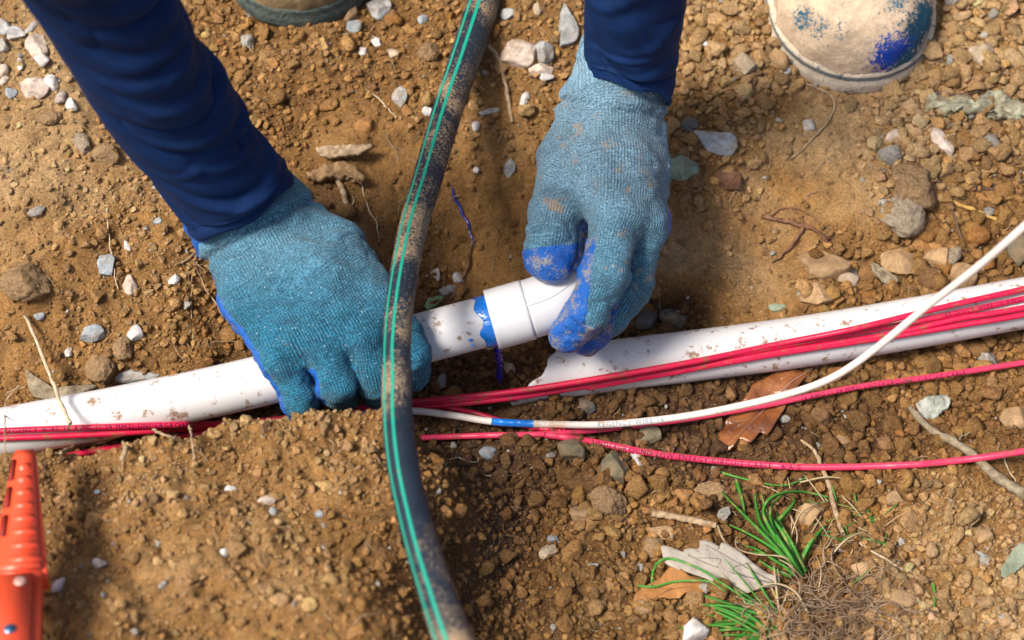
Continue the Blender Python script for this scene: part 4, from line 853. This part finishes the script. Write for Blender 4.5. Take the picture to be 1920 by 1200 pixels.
for k in range(1, 16): bmesh.ops.bisect_plane(bm, geom=bm.verts[:] + bm.edges[:] + bm.faces[:], plane_co=(0, .007 * k, 0), plane_no=(0, 1, 0))
V = np.array([v.co[:] for v in bm.verts]); bm.verts.index_update(); F = [[v.index for v in f.verts] for f in bm.faces]; bm.free()
mesh('handle', tw(taper(V, .62, 1.6, .105)), F, M_OR, tool)
for k in range(8):
    y = .014 + k * .0112; w = .0030 + .0004 * k; V, F = rbox((-.0035, y, .0025), (w * 1.5 + .0016, y + .0062, .0050), .0012); V[:, 0] -= .001; V = V * np.array([1, 1, 1]); mesh('grip_pad', tw(taper(V, .75, 1.5, .105)), F, M_OR, tool)
M_DKO = m_plain('orange_slot_shade', (.25, .02, .01), .6, .3)  # dark orange on raised bars paints the shade of recessed slots
for k in range(3):
    y = .010 + k * .024; V, F = rbox((-.0088, y, .0022), (-.0052, y + .019, .0046), .0008); mesh('slot_shade', tw(taper(V, .72, 1.6, .105)), F, M_DKO, tool)
V, F = rbox((-.0215, .104, -.016), (.0130, .20, .008), .005, 4); mesh('handle_block', tw(V), F, M_OR, tool)
V, F = blob((0, 0, 0), .0035, 3, .02); V = V * np.array([1, 1, .4]) + np.array([.002, .1155, .0085]); mesh('rivet', tw(V), F, m_plain('steel', (.6, .35, .3), .6, .5, Metallic=.5), tool)
V, F = blob((0, 0, 0), .0035, 3, .02); V = V * np.array([1, 1, .4]) + np.array([-.002, .150, .0085]); mesh('rivet', tw(V), F, m_plain('blue_steel', (.2, .35, .5), .3, .5, Metallic=1.), tool)

# ------------------------------------------------------------------ sticks, roots, leaves, grass
def m_wood(name, a, b, sc=200): m = N(name); c = m.mix(m.ramp(m.noise(sc, 5, .7), (.35, 0.), (.65, 1.)), a, b); return m.out(c, .85, m.bump(m.noise(420, 4, .7), .001, .8), .2)
M_STRAW = m_wood('straw', (.42, .32, .20), (.62, .50, .34)); M_ROOT = m_wood('root', (.24, .15, .08), (.48, .36, .23)); M_BARK = m_wood('bark', (.15, .11, .07), (.33, .27, .18))
M_REDR = m_wood('red_root', (.09, .035, .02), (.30, .16, .095)); M_DARKR = m_wood('dark_root', (.06, .04, .03), (.19, .12, .08)); M_GOLD = m_wood('golden_stem', (.42, .22, .05), (.66, .42, .14))
def stick_mesh(pts, r0, r1, lift=.001, jit=.0006, seg=8, n=None, seed=0, lifts=None):
    P = np.array([ground_at(x, y) for x, y in pts]); P[:, 2] += lift + r0
    if lifts is not None: P = np.array([at(x, y, p[2] + l) for (x, y), p, l in zip(pts, P, lifts)])
    P = catmull(P, n or max(10, len(pts) * 8)); X = np.arange(len(P)) * .35; P = P + jit * np.stack([noise(np.column_stack([X, X * 0 + seed + k]), 3 + k) for k in range(3)], 1)
    t = np.linspace(0, 1, len(P)); r = (r0 + (r1 - r0) * t) * (1 + .18 * noise(np.column_stack([X * 1.7, X * 0 + seed]), 9)); return tube(P, r, seg)
def join(parts):
    V, F, o = [], [], 0
    for v, f in parts: V.append(v); F += [[i + o for i in q] for q in (f.tolist() if isinstance(f, np.ndarray) else f)]; o += len(v)
    return np.vstack(V), F
def stick(name, branches, mat, lab, cat, grp=None, **k):
    V, F = join([stick_mesh(b[0], b[1], b[2], seed=i * 7 + len(lab), **k) for i, b in enumerate(branches)]); return tag(mesh(name, V, F, mat), lab, cat, grp)
stick('dead_stick', [([(1702,772),(1740,812),(1790,840),(1820,862),(1870,905),(1935,948)], .0024, .0040), ([(1790,838),(1800,826),(1815,818)], .001, .0005)], M_BARK, 'thick grey-brown dead stick crossing the lowest red cable at right', 'stick', lift=.0045)
tw1 = stick_mesh([(45,588),(60,620),(75,655),(92,700),(110,745),(132,795)], .0011, .0014, lifts=[.001,.004,.008,.02,.035,.042])
tag(mesh('straw_twig', *tw1, M_STRAW), 'long straw-coloured twig leaning across the left pipe', 'twig')
stick('branching_root', [([(1430,410),(1465,417),(1500,425),(1530,437),(1550,458),(1572,488)], .0016, .0013), ([(1506,428),(1490,455),(1470,478),(1446,496)], .0016, .0006), ([(1520,432),(1500,410),(1480,392)], .0007, .0003),
     ([(1545,452),(1560,450),(1578,465)], .0006, .0003), ([(1440,408),(1470,392),(1500,396),(1520,406)], .0006, .0003)], M_REDR, 'forked reddish root lying on the right bank above the pipe', 'root')
stick('golden_stem', [([(1770,375),(1800,388),(1835,402),(1866,417)], .0016, .0014), ([(1850,405),(1853,393)], .0004, .0002)], M_GOLD, 'short golden dry stem on the right bank near the white wire', 'stem')
stick('dark_root', [([(1760,340),(1785,400),(1803,455),(1812,475)], .0013, .0008), ([(1790,372),(1770,350),(1752,338)], .001, .0006)], M_DARKR, 'dark root running down beside the golden stem', 'root')
stick('dark_root', [([(1925,338),(1895,352),(1862,358),(1840,356)], .0018, .0009)], M_DARKR, 'curved dark root entering from the right edge', 'root')
stick('dark_root', [([(1885,310),(1900,345),(1912,395)], .0011, .0007)], M_REDR, 'thin reddish root near the right edge, upright', 'root')
stick('thin_root', [([(1500,155),(1535,170),(1562,185),(1560,215),(1530,255),(1505,282),(1480,300)], .0008, .0006)], M_ROOT, 'thin pale root below the muddy right boot', 'root')
stick('dead_stick', [([(914,88),(932,108),(945,150),(953,190),(961,232)], .0016, .0014)], M_ROOT, 'slender brown stick right of the conduit near the top', 'stick')
stick('dead_stick', [([(632,336),(640,355),(648,380),(656,412)], .0022, .0017), ([(655,395),(664,380),(662,370)], .0005, .0003)], M_ROOT, 'short broken root stub above the left glove', 'root')
stick('thin_root', [([(678,345),(690,390),(705,420),(712,455)], .0006, .0003)], M_STRAW, 'hair-thin curled root between the left glove and the conduit', 'root')
stick('thin_root', [([(686,168),(705,182),(725,203),(744,223)], .0006, .0004)], M_STRAW, 'thin straw on the soil left of the conduit', 'straw')
stick('red_stem', [([(886,455),(878,495),(864,530),(846,565)], .0011, .0009), ([(884,440),(890,452),(882,465)], .0006, .0004)], M_REDR, 'thin reddish stem standing above the pipe between the gloves', 'stem')
stick('dead_stick', [([(1222,966),(1262,972),(1300,980),(1342,990)], .0026, .0022)], M_ROOT, 'clay-coated stick above the pale grey leaf', 'stick')
stick('thin_root', [([(1152,1012),(1180,985),(1210,962),(1240,960),(1290,970),(1330,978)], .0006, .0004)], M_REDR, 'thin reddish root arching over the clay-coated stick', 'root')
stick('thin_root', [([(200,390),(204,430),(208,470),(215,510),(222,545)], .0005, .0004)], M_STRAW, 'fine pale root down the left bank across the triangular stone', 'root')
stick('root_strands', [([(370,470),(362,520),(358,580),(362,640)], .0006, .0003), ([(366,500),(385,540),(410,580),(437,628)], .0006, .0004), ([(330,500),(350,490),(372,470),(372,440)], .0007, .0004), ([(375,498),(400,506),(420,520)], .0005, .0003), ([(360,490),(376,500),(398,522)], .0006, .0003)], M_ROOT, 'tangle of thin roots against the left glove wrist', 'roots')
stick('tangled_roots', [([(115,858),(150,846),(200,836),(235,822),(262,824),(285,815),(310,824),(330,830)], .0013, .0009), ([(232,870),(240,850),(236,836),(255,818),(275,812)], .0015, .0010), ([(270,768),(285,786),(300,800),(318,812),(332,826)], .0010, .0006),
     ([(288,792),(300,783),(318,785),(330,770),(333,750)], .0007, .0003), ([(355,783),(358,800),(362,830),(368,868)], .0011, .0007), ([(150,790),(156,800),(152,830),(156,845)], .0005, .0003), ([(105,810),(115,840),(125,852)], .0005, .0003), ([(340,800),(335,820),(325,838)], .0006, .0004)], M_ROOT,
     'tangle of dry roots hanging over the cables at the mound edge', 'roots', lift=.006)
stick('thin_root', [([(25,770),(35,760),(60,755)], .0004, .0003), ([(50,752),(30,775),(24,800),(26,850),(24,900)], .0005, .0004)], M_ROOT, 'fine branched root across the left pipe near the frame edge', 'root', lift=.022)
stick('thin_root', [([(838,866),(858,860),(880,868),(896,866),(897,856)], .0005, .0003)], M_STRAW, 'small curled white rootlet right of the mound edge', 'root')
stick('thin_root', [([(905,893),(960,892),(1000,878),(1035,860)], .0004, .0003)], M_STRAW, 'hair-thin root across the dark lower soil', 'root')
stick('thin_root', [([(1610,1020),(1650,1045),(1690,1068),(1730,1080)], .0008, .0005)], M_STRAW, 'pale straw right of the grass tuft', 'straw')
stick('dead_stick', [([(1540,882),(1552,915),(1562,955),(1578,1008)], .0018, .0016), ([(1500,830),(1525,850),(1540,882)], .001, .0016)], M_ROOT, 'brown stick hanging below the lowest red cable by the grass', 'stick', lift=.003)
stick('thin_root', [([(1880,860),(1895,890),(1915,925)], .0005, .0004)], M_STRAW, 'thin straw at the right edge below the dead stick', 'straw')
stick('thin_root', [([(1740,175),(1800,180),(1850,175),(1925,190)], .0012, .0009)], M_DARKR, 'thin dark root at the upper right under the lichen branch', 'root')
# bark strips and chips
def slab(name, outline, thick, mat, lab, cat, bend=.0, lift=.002, seed=0, grp=None, rough=.0008, veins=None, curl=0.):
    """a thin solid of its own: outline in picture points laid on the ground, with thickness, bow and rough faces"""
    Q = np.array(outline, float); c = Q.mean(0); gc = ground_at(*c); z0 = gc[2] + lift
    def to3(p): return at(p[0], p[1], z0)
    B = catmull(np.array([[*p, 0.] for p in list(outline) + [outline[0]]]), 90)[:-1, :2]; B = B + np.stack([noise(np.column_stack([np.arange(len(B)) * .5, np.zeros(len(B)) + seed + k]), 2) for k in range(2)], 1) * 1.2
    nr = 9; top, m = [], len(B)
    for k in range(nr + 1):
        f = k / nr
        for p in B: q = c + (p - c) * f; top.append(to3(q))
    top = np.array(top); d = top - gc; ax = unit(to3(c + [1, 0]) - to3(c)); rad = np.linalg.norm(d[:, :2], axis=1)
    gh = np.array([gz(p[0], p[1]) for p in top]); base = np.maximum(z0, 0 * gh) + bend * rad ** 2 * 40 + curl * fbm(top[:, :2] * 30, 2, seed + 5) + rough * fbm(top[:, :2] * 200, 3, seed)
    top[:, 2] = np.maximum(base, gh * .0 + base); bot = top - np.array([0, 0, thick]); I = np.arange((nr + 1) * m).reshape(nr + 1, m); Jn = np.roll(I, -1, 1)
    Ft = np.stack([I[:-1], I[1:], Jn[1:], Jn[:-1]], 2).reshape(-1, 4); o = len(top); Fb = Ft[:, ::-1] + o; s = np.stack([I[-1], I[-1] + o, Jn[-1] + o, Jn[-1]], 1)
    ob = mesh(name, np.vstack([top, bot]), np.vstack([Ft, Fb, s]), mat, origin=gc); tag(ob, lab, cat, grp)
    for v in (veins or []):
        P = catmull(np.array([to3(p) for p in v[0]]), 24); dd = np.linalg.norm(P[:, :2] - gc[:2], axis=1); P[:, 2] = z0 + bend * dd ** 2 * 40 + curl * fbm(P[:, :2] * 30, 2, seed + 5) + .0002
        mesh('vein', *tube(P, np.linspace(v[1], v[1] * .35, len(P)), 5), v[2], ob)
    return ob
slab('bark_strip', [(592,276),(620,272),(694,270),(684,282),(650,292),(610,292),(598,288)], .003, M_ROOT, 'fibrous tan bark strip left of the conduit', 'bark', lift=.006, rough=.002)
slab('root_piece', [(575,322),(600,312),(625,304),(660,308),(682,328),(678,338),(650,330),(610,332),(580,332)], .006, m_wood('old_root', (.16, .09, .04), (.36, .23, .12)), 'gnarled brown root piece just above the left glove', 'root', lift=.007, rough=.003)
slab('bark_strip', [(48,692),(56,715),(75,730),(100,735),(140,732),(178,720),(172,728),(130,745),(90,748),(60,738),(50,715)], .003, M_BARK, 'curved grey bark strip above the left end of the pipe', 'bark', lift=.006, rough=.002)
slab('wood_chip', [(1633,492),(1645,494),(1683,520),(1680,530),(1660,528),(1640,512)], .004, M_BARK, 'splintered wood chip above the right pipe', 'wood chip', lift=.007, rough=.002)
slab('lichen_branch', [(1738,182),(1758,174),(1775,186),(1800,178),(1822,188),(1850,174),(1880,172),(1905,184),(1940,198),(1935,222),(1900,214),(1872,216),(1850,204),(1822,208),(1800,198),(1776,208),(1760,196),(1742,198)], .008, m_wood('lichen', (.17, .12, .07), (.46, .47, .34), 140), 'branch crusted with pale green lichen at the upper right', 'branch', lift=.008, rough=.007)
slab('lichen_piece', [(1718,755),(1740,745),(1775,742),(1782,758),(1765,772),(1755,784),(1730,782)], .006, m_wood('pale_lichen', (.22, .22, .17), (.46, .48, .42), 120), 'pale crumbly lichen piece beside the dead stick', 'lichen', lift=.008, rough=.004)
def m_leaf(name, a, b, rough, spots, spec=.3, sc=90):
    m = N(name); c = m.mix(m.ramp(m.noise(sc, 5, .65), (.35, 0.), (.65, 1.)), a, b); d = m.ramp(m.noise(260, 5, .8), (.62, 0.), (.66, 1.)); c = m.mix(m.math('MULTIPLY', d, .8), c, spots)
    return m.out(c, rough, m.bump(m.noise(130, 4, .6), .002, .7), spec)
VG_ = m_plain('grey_vein', (.16, .13, .11), .8); VB_ = m_plain('brown_vein', (.2, .08, .03), .8)
slab('leaf', [(1190,1075+72),(1184,1160),(1188,1120),(1212,1098),(1238,1082),(1262,1060),(1290,1078),(1332,1096),(1330,1108),(1290,1112),(1272,1122),(1230,1122),(1216,1132),(1204,1148)], .0006, m_leaf('brown_leaf', (.30, .13, .04), (.44, .20, .06), .6, (.16, .07, .03)), 'dry orange-brown lobed leaf partly under the grey leaf', 'leaf', lift=.011, curl=.004, seed=3,
     veins=[([(1195,1145),(1240,1115),(1285,1085)], .0005, VB_), ([(1240,1115),(1262,1105),(1300,1100)], .0004, VB_)])
slab('leaf', [(1239,1025),(1246,1022),(1262,1034),(1280,1040),(1282,1030),(1312,1026),(1311,1012),(1330,1014),(1350,1022),(1354,1015),(1385,1032),(1415,1058),(1443,1078),(1460,1082),(1458,1098),(1430,1104),(1394,1112),(1388,1112),(1340,1092),(1300,1076),(1258,1060),(1244,1046)], .0006, m_leaf('grey_leaf', (.29, .25, .21), (.40, .35, .29), .6, (.22, .11, .05)), 'pale grey torn oak leaf lying in front of the grass', 'leaf', lift=.014, curl=.002, seed=7,
     veins=[([(1458,1097),(1400,1082),(1340,1062),(1290,1040)], .0006, VG_), ([(1455,1095),(1400,1065),(1350,1035),(1320,1018)], .0005, VG_), ([(1400,1082),(1375,1070),(1380,1062),(1410,1056)], .0004, VG_), ([(1345,1063),(1350,1048),(1310,1045)], .0004, VG_)])
slab('leaf', [(1340,838),(1352,800),(1375,770),(1400,742),(1412,722),(1425,715),(1452,700),(1478,696),(1500,694),(1520,698),(1505,715),(1480,750),(1466,775),(1456,790),(1438,818),(1425,812),(1405,832),(1385,822),(1370,840),(1350,842)], .0007, m_leaf('wet_leaf', (.17, .055, .018), (.30, .11, .035), .14, (.09, .04, .02), .8, 60), 'wet glossy russet leaf under the white wire', 'leaf', lift=.009, curl=.010, rough=.0016, seed=9,
     veins=[([(1530,683),(1495,712),(1450,750),(1400,800),(1360,835)], .0006, m_plain('pink_vein', (.34, .2, .15), .4))])
slab('leaf', [(1876,1068),(1890,1045),(1905,1025),(1925,1022),(1925,1050),(1915,1062),(1895,1080),(1880,1082)], .0006, m_leaf('green_grey_leaf', (.14, .17, .11), (.28, .30, .22), .7, (.2, .13, .07)), 'curled grey-green leaf on the right frame edge', 'leaf', lift=.01, curl=.004, seed=12)
slab('leaf', [(797,575),(800,562),(815,556),(830,555),(826,566),(812,576),(800,580)], .0006, m_leaf('green_leaf', (.13, .22, .10), (.24, .32, .18), .6, (.15, .1, .06)), 'small dull green leaf piece above the pipe by the conduit', 'leaf', lift=.006, curl=.002, seed=14)

def m_grass(name, a, b): m = N(name); c = m.mix(m.noise(60, 2), a, b); c = m.mix(m.ramp(m.noise(120, 3), (.56, 0.), (.66, .8)), c, (.34, .32, .10)); return m.out(c, .5, None, .35, Transmission_Weight=0.)
M_GR = m_grass('green_grass', (.018, .15, .015), (.10, .34, .05)); M_DRYG = m_grass('dry_grass', (.38, .26, .14), (.58, .44, .28))
def blade(p0, d, length, droop, w, rise, seed):
    n = 12; t = np.linspace(0, 1, n); d = unit(np.array(d, float)); P = p0 + d[None] * (t * length)[:, None] + np.array([0, 0, 1.])[None] * (rise * length * (t - droop * t * t))[:, None]
    sd = unit(np.cross(d, [0, 0, 1.])); P = P + sd * (.12 * length * math.sin(seed * 3.1) * t ** 2)[:, None]; g = bil(HG, P[:, :2]) + .0008; P[:, 2] = np.maximum(P[:, 2], g)
    ww = w * np.clip(np.sin(math.pi * (.18 + .82 * t)) ** .6, .04, 1); th = w * .18
    A = P + sd * ww[:, None]; B = P - sd * ww[:, None]; Cc = P + np.array([0, 0, -1]) * (w * .5); V = np.vstack([A, B, Cc + [0, 0, -th]]); F = []
    for i in range(n - 1):
        a, b, c = i, n + i, 2 * n + i; F += [[a, a + 1, c + 1, c], [c, c + 1, b + 1, b], [b, b + 1, a + 1, a]]
    return V, F
def tuft(px, py, dirs, n, L, mat, lab, name='grass_tuft', spread=.006, w=.0011, rise=(.2, .8), extra=None, cat='grass tuft'):
    g = ground_at(px, py); r = np.random.default_rng(int(px)); parts = []
    for k in range(n):
        a, s = dirs[k % len(dirs)]; a = math.radians(a + r.normal() * s); d = (math.cos(a), math.sin(a), 0)
        q = g + np.array([r.normal() * spread, r.normal() * spread, 0]); q[2] = gz(q[0], q[1])
        parts.append(blade(q, d, L * r.uniform(.45, 1.1), r.uniform(.7, 1.3), w * r.uniform(.6, 1.2), r.uniform(*rise), r.uniform(0, 6)))
    V, F = join(parts); return tag(mesh(name, V, F, mat, origin=g), lab, cat, 'grass growing at the lower right')
def curved_tuft(blades, mat, lab, cat='grass tuft', name='grass_tuft', w=.0019):
    parts = []
    for k, (pts, lift) in enumerate(blades):
        n = len(pts); l = [.002 + lift * math.sin(math.pi * (.12 + .88 * i / (n - 1)) * .9) for i in range(n)]
        P = catmull(np.array([at(x, y, ground_at(x, y)[2] + q) for (x, y), q in zip(pts, l)]), 26); T, nn, uu = frames(P); t = np.linspace(0, 1, len(P)); ww = w * (.75 + .5 * ((k * 7) % 5) / 5) * np.clip(1.25 - t, .08, 1) ** .7
        tw = .5 * math.sin(k * 2.1); sd = math.cos(tw) * uu + math.sin(tw) * nn; dn = math.cos(tw) * nn - math.sin(tw) * uu
        V = np.vstack([P + sd * ww[:, None], P - sd * ww[:, None], P - dn * (ww * .5)[:, None]]); m = len(P); F = []
        for i in range(m - 1):
            a, b, c = i, m + i, 2 * m + i; F += [[a, a + 1, c + 1, c], [c, c + 1, b + 1, b], [b, b + 1, a + 1, a]]
        parts.append((V, F))
    V, F = join(parts); return tag(mesh(name, V, F, mat), lab, cat, 'grass growing at the lower right')
curved_tuft([([(1490,1062),(1440,1010),(1395,965),(1352,922)],.016),([(1498,1070),(1450,1030),(1400,1000),(1368,985)],.012),([(1500,1066),(1470,1000),(1440,960),(1428,925)],.014),
 ([(1488,1050),(1450,1000),(1432,958),(1452,930),(1500,922),(1552,932)],.020),([(1470,1040),(1430,990),(1418,950),(1416,925)],.012),([(1494,1074),(1450,1048),(1420,1030),(1395,1022)],.01),
 ([(1505,1080),(1480,1040),(1450,990),(1447,950),(1470,925)],.015),([(1480,1056),(1450,1012),(1440,990)],.012),([(1492,1078),(1460,1052),(1430,1038),(1405,1035)],.008),([(1440,1000),(1462,975),(1488,945),(1490,932)],.012),
 ([(1510,1072),(1485,1020),(1465,985),(1455,960)],.014),([(1485,1080),(1450,1066),(1425,1050)],.006),([(1500,1060),(1520,1020),(1548,985)],.008),([(1380,900),(1392,940),(1398,975)],.006)],
 M_GR, 'bright green grass tuft behind the grey leaf')
curved_tuft([([(1500,1070),(1470,1045),(1420,1040),(1385,1030),(1380,1012),(1392,998)],.014),([(1505,1085),(1480,1060),(1450,1045)],.012),([(1480,960),(1495,1000),(1490,1040)],.012),([(1482,1010),(1500,965),(1530,945),(1538,950)],.014),
 ([(1345,985),(1355,1010),(1370,1030)],.010),([(1535,1110),(1540,1070),(1530,1040)],.008),([(1560,1040),(1590,1010),(1620,1000),(1640,1015)],.012),([(1515,1150),(1490,1110),(1450,1095),(1400,1112)],.014),([(1580,930),(1600,950),(1620,975)],.01),([(1500,905),(1550,895),(1600,900)],.012)],
 M_DRYG, 'curling dry straw blades around the green tuft', cat='dry grass', name='dry_grass', w=.0009)
tuft(1455, 1172, [(150, 20), (190, 22), (170, 16), (215, 15)], 40, .055, M_GR, 'bright green grass tuft at the bottom edge', rise=(.15, .6))
tuft(1460, 1150, [(120, 70), (260, 50), (170, 30)], 22, .040, M_DRYG, 'dry straw blades at the bottom edge tuft', name='dry_grass', cat='dry grass', w=.0008)
tuft(1600, 985, [(90, 80), (200, 60), (330, 60)], 22, .022, M_GR, 'sparse short green blades right of the big tuft', spread=.016, w=.0006)
tuft(1560, 1000, [(90, 80), (200, 60), (330, 60)], 34, .026, M_DRYG, 'sparse dry blades below the hanging brown stick', name='dry_grass', cat='dry grass', spread=.018, w=.0005)
def strand(name, pts, r, mat, lab, cat, lifts=None): V, F = stick_mesh(pts, r, r * .6, jit=.0002, lifts=lifts); return tag(mesh(name, V, F, mat), lab, cat)
strand('grass_strand', [(1340,884),(1380,896),(1430,908),(1475,912),(1510,898)], .0008, M_GR, 'single long green blade below the lowest red cable', 'grass blade')
strand('grass_strand', [(1195,1098),(1225,1100),(1270,1090),(1325,1090),(1360,1108)], .0008, M_GR, 'green blade lying over the brown leaf', 'grass blade', [.006,.01,.012,.012,.012])
strand('grass_strand', [(1222,1100),(1225,1070),(1238,1052),(1262,1048),(1310,1066),(1370,1104),(1430,1146)], .0009, M_GR, 'long green blade arching over the grey and brown leaves', 'grass blade', [.008,.014,.018,.018,.018,.016,.006])
strand('grass_strand', [(1748,1096),(1752,1120),(1750,1142)], .0010, M_GR, 'short upright green blade at the lower right', 'grass blade')
# dead root mat
def root_mat():
    r = np.random.default_rng(2); parts = []
    for k in range(150):
        x, y = r.normal(1560, 62), r.normal(1140, 40); a = r.uniform(0, 6.28); P = []; g = ground_at(x, y); h = r.uniform(.001, .014)
        for j in range(10): P.append([g[0], g[1], gz(g[0], g[1]) + h * math.sin(j / 9 * 3.14) + .001]); a += r.normal() * .55; g = g + np.array([math.cos(a), math.sin(a), 0]) * r.uniform(.003, .0065)
        P = catmull(np.array(P), 14); parts.append(tube(P, r.uniform(.00018, .00048), 4))
    V, F = join(parts); tag(mesh('root_mat', V, F, m_wood('dead_roots', (.15, .09, .055), (.38, .27, .18), 60)), 'mat of dead fibrous roots right of the grass at the bottom', 'roots', kind='stuff')
root_mat()

# fine rootlets and straw bits strewn over the soil
def litter():
    r = np.random.default_rng(9); parts = []
    for k in range(230):
        p = ground_at(r.uniform(-20, 1940), r.uniform(10, 1190)); a = r.uniform(0, 6.28); L = r.uniform(.004, .022); P = []
        for j in range(6): P.append([p[0], p[1], gz(p[0], p[1]) + .0016 + .0015 * math.sin(j)]); a += r.normal() * .5; p = p + np.array([math.cos(a), math.sin(a), 0]) * L / 5
        parts.append(tube(catmull(np.array(P), 10), r.uniform(.00016, .00038), 4))
    V, F = join(parts); tag(mesh('fine_rootlets', V, F, M_ROOT, origin=(0, 0, 0)), 'hair-fine rootlets and straw bits strewn over the soil', 'roots', kind='stuff')
litter()
